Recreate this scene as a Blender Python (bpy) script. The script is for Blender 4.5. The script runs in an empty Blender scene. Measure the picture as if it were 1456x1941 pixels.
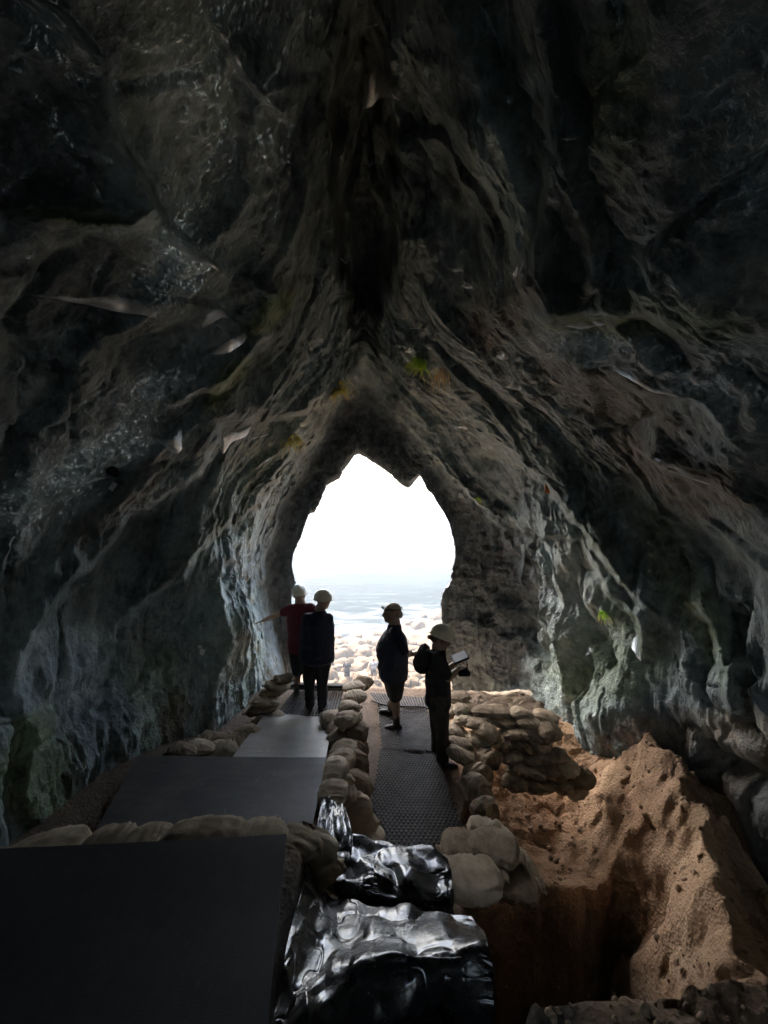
import bpy, bmesh, math, random
import numpy as np
from mathutils import Vector, Matrix, Euler
from mathutils.bvhtree import BVHTree
random.seed(7)
RAD = math.radians
scene = bpy.context.scene
C = scene.collection

# ------------------------------------------------------------------ camera, sky, sun, exposure
FPX, CX, CY = 800.0, 728.0, 970.5
PITCH = math.atan(30.5 / FPX)
EYE = Vector((0, 0, 3.2))
cam_d = bpy.data.cameras.new('camera'); cam = bpy.data.objects.new('camera', cam_d); C.objects.link(cam)
cam.location = EYE; cam.rotation_euler = (math.pi / 2 - PITCH, 0, 0)
cam_d.sensor_fit = 'HORIZONTAL'; cam_d.sensor_width = 36; cam_d.lens = 36 * FPX / 1456
cam_d.clip_start = 0.05; cam_d.clip_end = 60000
scene.camera = cam
SUN_EL, SUN_AZ = 48, -40          # degrees; azimuth clockwise from +Y (towards the sea)
world = bpy.data.worlds.new('World'); scene.world = world; world.use_nodes = True
wn = world.node_tree; sky = wn.nodes.new('ShaderNodeTexSky'); sky.sky_type = 'NISHITA'; sky.sun_disc = False
sky.sun_elevation = RAD(SUN_EL); sky.sun_rotation = RAD(SUN_AZ); sky.dust_density = 4.0; sky.air_density = 1.0
bg = wn.nodes['Background']; wn.links.new(sky.outputs[0], bg.inputs[0]); bg.inputs[1].default_value = 0.15
sun_d = bpy.data.lights.new('sun', 'SUN'); sun_d.energy = 2.5; sun_d.angle = RAD(0.5); sun_d.color = (1, .97, .91)
sun = bpy.data.objects.new('sun', sun_d); C.objects.link(sun)
sdir = Vector((math.sin(RAD(SUN_AZ)) * math.cos(RAD(SUN_EL)), math.cos(RAD(SUN_AZ)) * math.cos(RAD(SUN_EL)), math.sin(RAD(SUN_EL))))
sun.rotation_euler = sdir.to_track_quat('Z', 'Y').to_euler(); sun.location = sdir * 60
scene.view_settings.view_transform = 'Standard'; scene.view_settings.look = 'None'
scene.view_settings.exposure = 3.5; scene.view_settings.gamma = 1
scene.render.engine = 'CYCLES'
scene.cycles.max_bounces = 8; scene.cycles.diffuse_bounces = 6; scene.cycles.transparent_max_bounces = 12
scene.render.resolution_x = 768; scene.render.resolution_y = 1024

# ------------------------------------------------------------------ helpers
FWD = Vector((0, math.cos(PITCH), -math.sin(PITCH))); UPV = Vector((0, math.sin(PITCH), math.cos(PITCH)))
def ray(px, py):
    return FWD + Vector((1, 0, 0)) * ((px - CX) / FPX) + UPV * ((CY - py) / FPX)
def P(px, py, d):
    """world point seen at photo pixel (px,py), d metres ahead of the camera"""
    r = ray(px, py); return EYE + r * (d / r.y)
def PZ(px, py, z):
    """world point seen at (px,py) lying on height z"""
    r = ray(px, py); return EYE + r * ((z - EYE.z) / r.z)
def Parr(px, py, d):
    px, py, d = np.asarray(px, float), np.asarray(py, float), np.asarray(d, float)
    u = (px - CX) / FPX; v = (CY - py) / FPX
    y = math.cos(PITCH) + v * math.sin(PITCH); z = -math.sin(PITCH) + v * math.cos(PITCH)
    k = d / y
    return np.stack([u * k, d + 0 * k, EYE.z + z * k], -1)
def to_px(p):
    q = p - np.array(EYE)
    f = q @ np.array(FWD); f = np.where(f < .05, .05, f)
    return CX + FPX * q[..., 0] / f, CY - FPX * (q @ np.array(UPV)) / f

def _h(ix, iy, iz, s):
    n = (ix * 374761393 + iy * 668265263 + iz * 2147483647 + s * 1274126177) & 0xffffffff
    n = ((n ^ (n >> 13)) * 1274126177) & 0xffffffff
    n = ((n ^ (n >> 16)) * 2246822519) & 0xffffffff
    return ((n ^ (n >> 15)) & 0xffff) / 32767.5 - 1.0
def vnoise(p, s=0):
    """value noise in [-1,1] for an (...,3) array"""
    i = np.floor(p).astype(np.int64); f = p - i; f = f * f * f * (f * (f * 6 - 15) + 10)
    x, y, z = i[..., 0], i[..., 1], i[..., 2]; fx, fy, fz = f[..., 0], f[..., 1], f[..., 2]
    def L(a, b, t): return a + (b - a) * t
    c = [[[_h(x + a, y + b, z + c_, s) for c_ in (0, 1)] for b in (0, 1)] for a in (0, 1)]
    return L(L(L(c[0][0][0], c[1][0][0], fx), L(c[0][1][0], c[1][1][0], fx), fy),
             L(L(c[0][0][1], c[1][0][1], fx), L(c[0][1][1], c[1][1][1], fx), fy), fz)
def fbm(p, o=4, s=0, g=.5):
    a, t, r = 1., 0., 0.
    for k in range(o):
        r = r + a * vnoise(p * 2 ** k + 17.3 * k, s + k); t += a; a *= g
    return r / t
def ridged(p, o=4, s=0, g=.5):
    a, t, r = 1., 0., 0.
    for k in range(o):
        r = r + a * (1 - 2 * np.abs(vnoise(p * 2 ** k + 9.1 * k, s + k))); t += a; a *= g
    return r / t
def sstep(a, b, x):
    t = np.clip((x - a) / (b - a), 0, 1); return t * t * (3 - 2 * t)

def tag(o, label=None, cat=None, group=None, kind=None):
    if label: o['label'] = label
    if cat: o['category'] = cat
    if group: o['group'] = group
    if kind: o['kind'] = kind
    return o
def link(name, me, m=None, parent=None, smooth=True):
    o = bpy.data.objects.new(name, me); C.objects.link(o)
    if m: 
        if len(me.materials) == 0: me.materials.append(m)
    if smooth and len(me.polygons): me.polygons.foreach_set('use_smooth', [True] * len(me.polygons))
    if parent: o.parent = parent
    return o
def empty(name, loc, label, cat, group=None):
    o = bpy.data.objects.new(name, None); C.objects.link(o); o.location = loc; o.empty_display_size = .2
    return tag(o, label, cat, group)
def grid_mesh(name, V, wrap=False, flip=False):
    """V: (n,m,3) numpy grid -> mesh"""
    n, m = V.shape[:2]; idx = np.arange(n * m).reshape(n, m)
    a, b = idx[:-1, :-1], idx[1:, :-1]; c, d = idx[1:, 1:], idx[:-1, 1:]
    f = np.stack([a, b, c, d] if not flip else [a, d, c, b], -1).reshape(-1, 4)
    if wrap:
        w = np.stack([idx[:-1, -1], idx[1:, -1], idx[1:, 0], idx[:-1, 0]], -1)
        f = np.concatenate([f, w if not flip else w[:, ::-1]])
    me = bpy.data.meshes.new(name)
    me.vertices.add(n * m); me.vertices.foreach_set('co', V.reshape(-1).astype(np.float32))
    me.loops.add(f.size); me.loops.foreach_set('vertex_index', f.reshape(-1).astype(np.int32))
    me.polygons.add(len(f)); me.polygons.foreach_set('loop_start', (np.arange(len(f)) * 4).astype(np.int32))
    me.update(calc_edges=True); me.validate()
    return me
def add_attr(me, name, vals):
    a = me.attributes.new(name, 'FLOAT', 'POINT'); a.data.foreach_set('value', vals.reshape(-1).astype(np.float32))

# ------------------------------------------------------------------ materials
class NT:
    def __init__(s, name):
        s.m = bpy.data.materials.new(name); s.m.use_nodes = True; s.t = s.m.node_tree
        s.b = s.t.nodes['Principled BSDF']; s.tc = s.t.nodes.new('ShaderNodeTexCoord').outputs['Object']
    def n(s, t, **k):
        x = s.t.nodes.new(t)
        for a, v in k.items():
            if a.startswith('i_'):
                key = a[2:]; key = int(key) if key.isdigit() else key
                x.inputs[key].default_value = v
            else: setattr(x, a, v)
        return x
    def l(s, a, b): s.t.links.new(a, b)
    def noise(s, scale, detail=6, rough=.6, stretch=None, vec=None):
        v = vec or s.tc
        if stretch:
            mp = s.n('ShaderNodeMapping'); mp.inputs['Scale'].default_value = stretch; s.l(v, mp.inputs[0]); v = mp.outputs[0]
        x = s.n('ShaderNodeTexNoise'); x.inputs['Scale'].default_value = scale; x.inputs['Detail'].default_value = detail
        x.inputs['Roughness'].default_value = rough; s.l(v, x.inputs['Vector']); return x.outputs['Fac']
    def voro(s, scale, feature='F1', vec=None):
        x = s.n('ShaderNodeTexVoronoi', feature=feature); x.inputs['Scale'].default_value = scale; s.l(vec or s.tc, x.inputs['Vector']); return x.outputs['Distance']
    def ramp(s, fac, stops):
        x = s.n('ShaderNodeValToRGB'); e = x.color_ramp.elements
        e[0].position = stops[0][0]; e[0].color = (*stops[0][1], 1); e[1].position = stops[-1][0]; e[1].color = (*stops[-1][1], 1)
        for p, c in stops[1:-1]: q = e.new(p); q.color = (*c, 1)
        s.l(fac, x.inputs[0]); return x.outputs[0]
    def mapr(s, v, a, b, c, d):
        x = s.n('ShaderNodeMapRange'); s.l(v, x.inputs[0])
        for i, q in enumerate((a, b, c, d)): x.inputs[i + 1].default_value = q
        return x.outputs[0]
    def mix(s, f, a, b):
        x = s.n('ShaderNodeMix', data_type='RGBA')
        for sock, v in ((x.inputs[0], f), (x.inputs[6], a), (x.inputs[7], b)):
            if isinstance(v, (int, float)): sock.default_value = v
            elif isinstance(v, tuple): sock.default_value = (*v, 1)
            else: s.l(v, sock)
        return x.outputs[2]
    def math(s, op, a, b=None):
        x = s.n('ShaderNodeMath', operation=op)
        for i, v in enumerate((a, b)):
            if v is None: continue
            if isinstance(v, (int, float)): x.inputs[i].default_value = v
            else: s.l(v, x.inputs[i])
        return x.outputs[0]
    def attr(s, name): return s.n('ShaderNodeAttribute', attribute_name=name).outputs['Fac']
    def bump(s, h, strength=.5, dist=.02, prev=None):
        x = s.n('ShaderNodeBump'); x.inputs['Strength'].default_value = strength; x.inputs['Distance'].default_value = dist
        s.l(h, x.inputs['Height'])
        if prev: s.l(prev, x.inputs['Normal'])
        return x.outputs[0]
    def set(s, color=None, rough=None, normal=None, spec=None, metal=None):
        for k, v in (('Base Color', color), ('Roughness', rough), ('Normal', normal), ('Specular IOR Level', spec), ('Metallic', metal)):
            if v is None: continue
            if isinstance(v, (int, float)): s.b.inputs[k].default_value = v
            elif isinstance(v, tuple): s.b.inputs[k].default_value = (*v, 1)
            else: s.l(v, s.b.inputs[k])
        return s.m
_mc = {}
def simple(name, col, rough=.7, var=.25, scale=8, bump=.3, dist=.01, spec=.4, bscale=60, stretch=None):
    if name in _mc: return _mc[name]
    t = NT(name); f = t.noise(scale, 5, .6, stretch)
    dark = tuple(c * (1 - var) for c in col); lite = tuple(min(1, c * (1 + var)) for c in col)
    c = t.ramp(f, [(.3, dark), (.7, lite)])
    _mc[name] = t.set(c, rough, t.bump(t.noise(bscale, 4, .6), bump, dist), spec); return _mc[name]

def rock_material():
    t = NT('cave_limestone')
    mid = t.noise(1.3, 8, .62); fine = t.noise(7, 8, .65); streak = t.noise(2.2, 7, .65, (2.2, 2.2, .45))
    v = t.mix(.5, mid, streak); v = t.mix(.35, v, fine); big = t.noise(.55, 5, .6); v = t.mix(.3, v, big)
    base = t.ramp(v, [(.34, (.028, .040, .048)), (.455, (.125, .163, .172)), (.555, (.32, .39, .395)), (.66, (.56, .655, .66))])
    moss = t.ramp(fine, [(.3, (.085, .12, .055)), (.7, (.31, .39, .21))])
    base = t.mix(t.attr('moss'), base, moss)
    base = t.mix(t.attr('brown'), base, t.ramp(t.noise(4, 6, .6), [(.3, (.075, .055, .04)), (.7, (.28, .22, .16))]))
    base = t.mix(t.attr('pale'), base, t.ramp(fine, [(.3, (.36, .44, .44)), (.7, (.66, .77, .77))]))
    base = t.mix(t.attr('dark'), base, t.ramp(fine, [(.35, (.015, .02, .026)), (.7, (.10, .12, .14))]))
    wet = t.attr('wet'); spot = t.mapr(t.noise(2.7, 4, .6), .45, .68, 0, .5)
    w = t.math('MAXIMUM', wet, spot)
    rough = t.mapr(w, 0, 1, .62, .2)
    b1 = t.bump(t.noise(14, 10, .62), .6, .05)
    b2 = t.bump(t.noise(5, 8, .6, (3, 3, .6)), .6, .06, b1)
    x = t.voro(26, 'F1'); b3 = t.bump(t.math('MULTIPLY', x, t.mapr(big, .4, .62, 0, 1)), .5, .03, b2); b3 = t.bump(t.math('MULTIPLY', t.noise(75, 3, .6), wet), .7, .015, b3)
    return t.set(base, rough, b3, .5)
M = {}
M['rock'] = rock_material()

# ------------------------------------------------------------------ cave shell
# each row: (distance ahead, left side floor->apex, right side apex->floor) as seen from the path; the shell is a smooth solid surface through them
ROWS = [
 (10.2, [(400,1500),(420,1180),(450,980),(530,870),(620,830),(690,818)], [(690,818),(790,830),(900,870),(1010,960),(1060,1180),(1060,1500)]),  # unseen outer brow, added and shaped to keep the sun out of the cave
 (8.5, [(559,1400),(559,1267),(552,1200),(550,1139),(556,1105),(548,1072),(550,1050),(567,1024),(576,1000),(582,976),(594,972),(604,950),(613,923),(642,906),(656,885),(678,856)],
       [(678,856),(697,868),(725,890),(752,909),(773,924),(782,912),(800,892),(814,920),(835,950),(855,981),(867,1016),(872,1047),(865,1088),(850,1126),(848,1160),(852,1215),(872,1300),(880,1400)]),
 ((8.3, 8.25, 8.25), [(530,1400),(530,1270),(516,1190),(508,1110),(514,1050),(530,1000),(545,950),(580,892),(612,838),(642,790),(688,765)],
       [(688,765),(735,800),(790,852),(830,900),(868,950),(892,1010),(898,1060),(882,1110),(876,1180),(884,1300),(890,1400)]),
 ((7.15, 7.3, 7.75), [(480,1420),(482,1290),(470,1200),(455,1110),(478,1030),(502,960),(540,890),(590,822),(640,742),(688,660)],
       [(688,660),(742,740),(812,805),(872,860),(930,930),(975,1030),(990,1120),(985,1200),(960,1290),(960,1420)]),
 (6.0, [(415,1450),(420,1310),(432,1200),(402,1100),(402,1010),(440,930),(500,860),(560,790),(625,680),(690,500)],
       [(690,500),(752,680),(825,745),(900,805),(975,880),(1035,1000),(1050,1110),(1052,1230),(1050,1350),(1050,1460)]),
 (5.2, [(320,1520),(330,1400),(330,1280),(300,1180),(328,1060),(380,945),(440,862),(510,765),(600,620),(672,420),(694,300)],
       [(694,300),(716,420),(775,600),(860,705),(960,770),(1050,860),(1120,960),(1150,1100),(1125,1250),(1092,1390),(1085,1500)]),
 (4.3, [(190,1620),(205,1450),(195,1350),(160,1200),(195,1060),(265,940),(370,812),(460,700),(560,520),(655,300),(696,60)],
       [(696,60),(740,300),(800,500),(885,612),(1010,692),(1130,800),(1230,900),(1290,1050),(1300,1200),(1280,1380),(1290,1560)]),
 (3.3, [(20,1750),(20,1550),(15,1350),(-20,1200),(30,1050),(100,900),(250,740),(390,590),(515,400),(600,180),(690,-160)],
       [(690,-160),(780,150),(870,330),(975,520),(1080,650),(1240,730),(1370,870),(1430,1050),(1450,1250),(1450,1420),(1490,1700)]),
 (2.3, [(-260,2100),(-250,1700),(-250,1350),(-220,1050),(-110,800),(60,560),(220,380),(340,200),(500,-60),(640,-420)],
       [(640,-420),(830,-160),(960,120),(1060,320),(1220,500),(1430,650),(1600,850),(1680,1100),(1700,1400),(1750,2000)]),
 (1.3, [(-1000,3200),(-1000,2000),(-1000,1300),(-800,800),(-500,350),(-250,0),(100,-400),(560,-900)],
       [(560,-900),(1000,-500),(1300,-100),(1700,200),(2100,600),(2400,1100),(2500,1700),(2500,3200)]),
]
def resample(pts, n):
    pts = np.asarray(pts, float); L = np.r_[0, np.cumsum(np.linalg.norm(np.diff(pts, axis=0), axis=1))]
    t = np.linspace(0, L[-1], n); return np.stack([np.interp(t, L, pts[:, k]) for k in range(pts.shape[1])], -1)
NH = 520
ctrl = []
for d, l, r in ROWS:
    dl, da, dr = d if isinstance(d, tuple) else (d, d, d); dL = np.linspace(dl, da, len(l)) ; dR = np.linspace(da, dr, len(r))
    Lp = Parr([p[0] for p in l], [p[1] for p in l], dL); Rp = Parr([p[0] for p in r], [p[1] for p in r], dR)
    if Lp[0, 2] > -2.6: Lp = np.concatenate([[[Lp[0, 0], Lp[0, 1], -2.6]], Lp])
    if Rp[-1, 2] > -2.6: Rp = np.concatenate([Rp, [[Rp[-1, 0], Rp[-1, 1], -2.6]]])
    L = resample(Lp, NH); R = resample(Rp, NH)
    ctrl.append(np.concatenate([L, R[1:]]))
last = ctrl[-1]
for dy, k in ((-1.6, 1.05), (-3.2, .85), (-4.2, .45), (-4.6, .02)):
    q = last.copy(); q[:, 0] *= k; q[:, 2] = EYE.z + (q[:, 2] - EYE.z) * k; q[:, 1] = dy + .3; ctrl.append(q)
ctrl = np.array(ctrl)
def catmull(ctrl, ts):
    K = len(ctrl); out = []
    for t in ts:
        i = min(int(t), K - 2); f = t - i
        p0, p1, p2, p3 = ctrl[max(i - 1, 0)], ctrl[i], ctrl[i + 1], ctrl[min(i + 2, K - 1)]
        out.append(.5 * ((2 * p1) + (-p0 + p2) * f + (2 * p0 - 5 * p1 + 4 * p2 - p3) * f * f + (-p0 + 3 * p1 - 3 * p2 + p3) * f ** 3))
    return np.array(out)
ts = np.concatenate([np.linspace(0, 1, 24, endpoint=False), np.linspace(1, 8, 430, endpoint=False), np.linspace(8, 9, 40, endpoint=False), np.linspace(9, 13, 40)])
S = catmull(ctrl, ts)
# light smoothing along the sections except at the mouth lip
def smooth_cols(V, it):
    for _ in range(it): V[:, 1:-1] = V[:, 1:-1] * .5 + (V[:, :-2] + V[:, 2:]) * .25
    return V
lip = np.exp(-((ts - 1) / .25) ** 2)[:, None, None]
S = S * lip + smooth_cols(S.copy(), 120) * (1 - lip)
def normals(V):
    du = np.gradient(V, axis=0); dv = np.gradient(V, axis=1); n = np.cross(du, dv)
    return n / (np.linalg.norm(n, axis=2, keepdims=True) + 1e-9)
N = normals(S)
if (N[200, 200] @ (np.array([0, S[200, 200, 1], 3.2]) - S[200, 200])) < 0: N = -N
arc = np.concatenate([np.zeros((S.shape[0], 1)), np.cumsum(np.linalg.norm(np.diff(S, axis=1), axis=2), axis=1)], 1)
arc = arc - arc[:, NH - 1:NH]                       # metres from the crest, negative = left wall
Q = np.stack([arc, S[..., 1] + .25 * S[..., 2] * 0, 0 * arc], -1)
warp = fbm(S * .55, 3, 5)[..., None] * np.array([1.1, .9, 0])
Qw = Q + warp
lipk = 1 - .95 * np.exp(-((ts - 1.05) / .24) ** 2)[:, None]        # keep the mouth outline
amp = np.clip((ts - .9) / 3, .25, 1)[:, None] * lipk
side = np.sign(arc)
# long folds running down the walls, layered ledges, lumps
def sheets(p, sd, sharp=.86):
    """overlapping sheets: slow rise, sharp drop, bent by noise"""
    ph = p[..., 1] + .9 * vnoise(p * np.array([.5, .35, 0]) + sd, sd) + .35 * vnoise(p * np.array([1.1, .8, 0]) + sd, sd + 1)
    f = ph - np.floor(ph); k = .55 + .45 * vnoise(np.stack([p[..., 0] * .6, np.floor(ph) * 3.7, 0 * ph], -1), sd + 2)
    return np.where(f < sharp, f / sharp, 1 - sstep(0, 1, (f - sharp) / (1 - sharp))) * k
near_mouth = sstep(6.2, 3.6, ts)[:, None]                       # streaky by the mouth, broad slabs further in
m1 = sstep(-.35, .25, vnoise(S * .7 + 3, 61)); m2 = sstep(-.1, .35, vnoise(S * 1.0 + 9, 62))
D = amp * (.30 * fbm(S * .5, 2, 21)
    - (.06 + .10 * m1) * sheets(Qw * np.array([.75, 1.15, 0]), 31, .9)
    - (.015 + .05 * near_mouth * m2) * sheets(Qw * np.array([1.4, 4.3, 0]) + 4, 35, .85)
    + .06 * fbm(S * 1.6, 3, 41, .5) + .05 * near_mouth * ridged(Qw * np.array([.28, 1.0, 0]) + 3.1, 2, 11, .4))
low = sstep(1.6, -.3, S[..., 2] - 1.6) * np.clip(amp * 1.2, 0, 1)
D += low * (.09 * ridged(S * np.array([1.8, 1.8, .9]), 4, 51, .6))
# thin fractures across the slabs, blocky breaks, surface grain
fr1 = np.clip(1 - 14 * np.abs(vnoise(S * np.array([1.1, 1.1, .45]) + 40, 91)), 0, 1); fr2 = np.clip(1 - 16 * np.abs(vnoise(S * np.array([1.7, 1.7, 1.7]) + 60, 92)), 0, 1) * m2
D -= amp * (.05 * fr1 + .035 * fr2)
blk = vnoise(S * 2.4 + .5 * fbm(S * 3, 2, 95)[..., None], 93); D += lipk * .05 * m2 * (np.round(blk * 2.5) / 2.5)
D += .05 * np.exp(-((ts - 1.05) / .5) ** 2)[:, None] * np.round(1.6 * vnoise(S * 2.6, 97)) / 1.6 * .5 + .018 * np.exp(-((ts - 1.05) / .5) ** 2)[:, None] * fbm(S * 9, 3, 98)
D += lipk * ((.014 + .026 * m1) * fbm(S * 5, 4, 61, .62) + .010 * ridged(S * 9, 3, 66) + .010 * near_mouth * ridged(Qw * np.array([1.6, 8, 0]), 3, 71))
# solution hollows in the lower right wall
cell = np.clip(ridged(S * np.array([1.3, 1.3, 1.0]), 2, 81) * 1.6 - .55, 0, 1)
D -= .35 * cell * low * (arc > 0)
V = S + N * D[..., None]

# sculpted ledges: photo-traced strokes move the rock towards (+) or away from (-) the viewer by up to amp metres
STROKES = [
 # (points, amplitude, width before, width after) ; 'after' lies on the right-hand side of travel in the photo
 ([(0,-40),(110,20),(190,110),(215,230),(270,330),(300,400),(350,470),(430,520)], 0.42, 14, 240),
 ([(430,520),(520,560),(500,640),(430,720),(330,760),(290,715)], .3, 12, 110),
 ([(700,640),(660,740),(560,780),(420,800),(380,900),(250,980),(60,1190),(20,1330)], .42, 14, 170),
 ([(640,800),(560,850),(490,950),(400,1010),(345,1090),(250,1160),(215,1200)], .34, 9, 120),
 ([(600,860),(540,950),(500,1040),(480,1150),(500,1270)], .26, 8, 70),
 ([(460,1000),(420,1100),(440,1230),(400,1330)], .16, 8, 60),
 ([(0,415),(120,410),(250,430),(290,400)], .25, 14, 90),
]
STROKES_L = [
 ([(400,20),(430,90),(470,160),(525,215),(560,240)], .22, 10, 90),
 ([(1015,-60),(1040,150),(1044,300),(1030,430),(998,545),(1040,610),(1140,590),(1240,600),(1330,680),(1480,800)], 0.48, 16, 300),   # same, with 'after' on the left-hand side of travel
 ([(862,-20),(862,220),(900,320),(975,430),(990,550),(1015,600),(1030,640)], .30, 12, 120),
 ([(735,0),(738,200),(745,420),(760,520)], .3, 12, 120),
 ([(760,640),(850,720),(900,800),(1000,880),(1080,960),(1140,1050),(1200,1130),(1290,1200)], .42, 12, 150),
 ([(700,720),(790,830),(880,930),(940,990),(985,1060),(1005,1190)], .32, 9, 90),
 ([(985,1060),(1030,1010),(1100,1020),(1150,1110),(1200,1170),(1215,1260)], .26, 10, 90),
 ([(1200,840),(1260,890),(1340,910),(1460,980)], .4, 10, 110),
 ([(1150,700),(1220,740),(1310,760),(1400,860)], .22, 10, 90),
 ([(1290,1130),(1350,1180),(1370,1250),(1390,1380)], .3, 10, 80),
]
def stroke_push(V, pts, a, wi, wo, sgn):
    px, py = to_px(V); dist = np.linalg.norm(V - np.array(EYE), axis=2)
    front = V[..., 1] > .6
    pts = np.asarray(pts, float); best = np.full(px.shape, 1e9); sd = np.zeros(px.shape); endk = np.ones(px.shape)
    n = len(pts) - 1
    wob = 9 * vnoise(V * 3.0, 5) + 5 * vnoise(V * 9.0, 6)
    for i in range(n):
        a0, b0 = pts[i], pts[i + 1]; e = b0 - a0; L = np.hypot(*e)
        tx = ((px - a0[0]) * e[0] + (py - a0[1]) * e[1]) / L ** 2; tc = np.clip(tx, 0, 1)
        dx, dy = px - (a0[0] + tc * e[0]), py - (a0[1] + tc * e[1]); dd = np.hypot(dx, dy)
        side = np.sign(e[0] * dy - e[1] * dx)       # + = right-hand side in image (y down)
        u = (i + tc) / n
        m = dd < best
        best = np.where(m, dd, best); sd = np.where(m, dd * side * sgn, sd); endk = np.where(m, np.clip(np.minimum(u, 1 - u) * 5, 0, 1), endk)
    sd = sd + wob
    prof = np.where(sd > 0, np.clip(1 - sd / wo, 0, 1) ** 1.6 * sstep(-wi, wi * .3, sd), sstep(-wi, wi * .3, sd))
    k = a * prof * endk * front * np.clip(dist / 4, .4, 1.2)
    dirv = (np.array(EYE) - V) / dist[..., None]
    return V + dirv * k[..., None]
for p, a, wi, wo in STROKES: V = stroke_push(V, p, a, wi, wo, 1)
for p, a, wi, wo in STROKES_L: V = stroke_push(V, p, a, wi, wo, -1)

# deep chimney in the crest
px, py = to_px(V); wob = 14 * vnoise(V * 2.5, 8)
cw = np.interp(py, [0, 200, 400, 560, 680], [16, 44, 52, 44, 14]) + 10 * vnoise(V * 1.7, 9)
rec = sstep(1.35, .75, np.abs(px - 694 + 1.5 * wob) / cw) * sstep(-40, 260, py + wob) * sstep(700, 520, py + 2 * wob) * (V[..., 1] > 1)
dist = np.linalg.norm(V - np.array(EYE), axis=2)[..., None]
V = V + (V - np.array(EYE)) / dist * (1.1 * rec)[..., None]
px, py = to_px(V); fr = (V[..., 1] > .3)
def blob(lst):
    r = np.zeros(px.shape)
    for (x, y, rx, ry, ang, a) in lst:
        c, s_ = math.cos(RAD(ang)), math.sin(RAD(ang)); dx, dy = px - x, py - y
        q = ((dx * c + dy * s_) / rx) ** 2 + ((-dx * s_ + dy * c) / ry) ** 2
        r = np.maximum(r, a * sstep(1.3, .5, np.sqrt(q) + .35 * vnoise(V * 4, 3)))
    return r * fr
wet = blob([(320,510,60,80,10,1),(150,890,210,45,-35,1),(40,960,80,50,-30,1),(1130,665,120,38,10,1),(1300,710,140,40,30,.8),(300,730,50,30,-20,.8),(800,640,35,25,0,1),
            (540,920,60,20,-60,.8),(1070,1040,50,20,60,.8),(1130,1200,120,90,0,.35),(1040,1300,160,100,0,.35)])
crag = blob([(945,1120,100,220,-6,1),(590,1000,50,200,0,.5)]) * sstep(1.15, 1.5, ts)[:, None]
V = V + normals(V) * (crag * (.07 * ridged(V * np.array([2.6, 2.6, 1.3]), 4, 211, .6) + .05 * ridged(V * 7, 3, 212)))[..., None]
V = V + normals(V) * (wet * (.05 * fbm(V * 9, 2, 201) + .035 * fbm(V * 26, 2, 202)))[..., None]
me = grid_mesh('cave_rock', V)
moss = blob([(320,200,110,230,0,.75),(960,330,60,170,-20,.8),(140,410,150,16,5,1),(60,1480,90,130,0,.8),(1130,1250,130,110,0,.6),(1260,600,160,40,10,.5),(520,590,70,25,-45,.9),
             (430,730,90,22,-50,1),(300,1330,60,130,0,.5),(1120,620,130,30,0,.6),(450,1230,60,120,0,.45),(1180,160,70,160,0,.5),(1110,1080,60,110,-10,.4),(1290,1100,50,200,-30,.5),(900,1180,60,100,0,.35),(420,960,60,200,40,.3)])
brown = blob([(1280,900,160,60,30,.65),(1150,750,200,60,30,.5),(930,610,60,60,0,.6),(250,930,160,25,-40,.5),(1090,1120,60,100,-15,.55),(1250,1400,90,70,0,.9),(1400,1450,120,110,0,.8),(330,1370,30,60,0,.6),(1000,560,40,40,0,.4),(300,800,80,30,-30,.35),(1200,1480,120,40,0,.8)])
dark = np.clip(sstep(2.7, 1.7, ts)[:, None] * .85 + blob([(940,1130,95,210,-6,.9),(690,800,80,60,0,.7),(270,1130,90,160,0,.25),(60,300,130,180,0,.4),(1250,250,150,200,0,.15)]), 0, .9)  # shade of mouth rim, right face and hollows painted into the rock colour
pale = blob([(320,230,120,230,0,.85),(960,330,60,170,-20,.85),(150,890,210,40,-35,.45),(1130,665,120,34,10,.6),(1290,705,130,34,30,.5),(1080,1110,70,130,-10,.55),(620,700,60,200,20,.15),(880,720,60,200,-40,.15),(1210,1460,80,60,0,0),(930,1230,60,90,0,.25),(440,1130,80,180,10,.25),(100,40,110,30,40,.5),(250,300,30,90,-30,.6),(480,1130,30,150,10,.3),(1080,1050,30,60,-30,.5),(380,970,30,130,40,.4),(470,1030,16,120,15,.4),(350,850,60,20,-45,.5),(1110,660,90,20,10,.5)])  # painted brightness of lit slabs, alcove and wet ledges, plus pale streaks
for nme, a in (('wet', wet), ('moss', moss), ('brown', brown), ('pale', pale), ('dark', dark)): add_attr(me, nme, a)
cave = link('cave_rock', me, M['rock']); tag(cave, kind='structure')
bvh_cave = BVHTree.FromPolygons([tuple(v) for v in V.reshape(-1, 3)[:, :]], [tuple(p.vertices) for p in me.polygons])
def wall(px, py, back=.0):
    """point on the cave rock seen at photo pixel; back = metres towards the viewer"""
    r = ray(px, py).normalized(); h = bvh_cave.ray_cast(EYE, r)
    if h[0] is None: return P(px, py, 6), Vector((0, -1, 0)), 6
    n = h[1] if h[1].dot(r) < 0 else -h[1]
    return h[0] - r * back, n, h[3]

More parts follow.
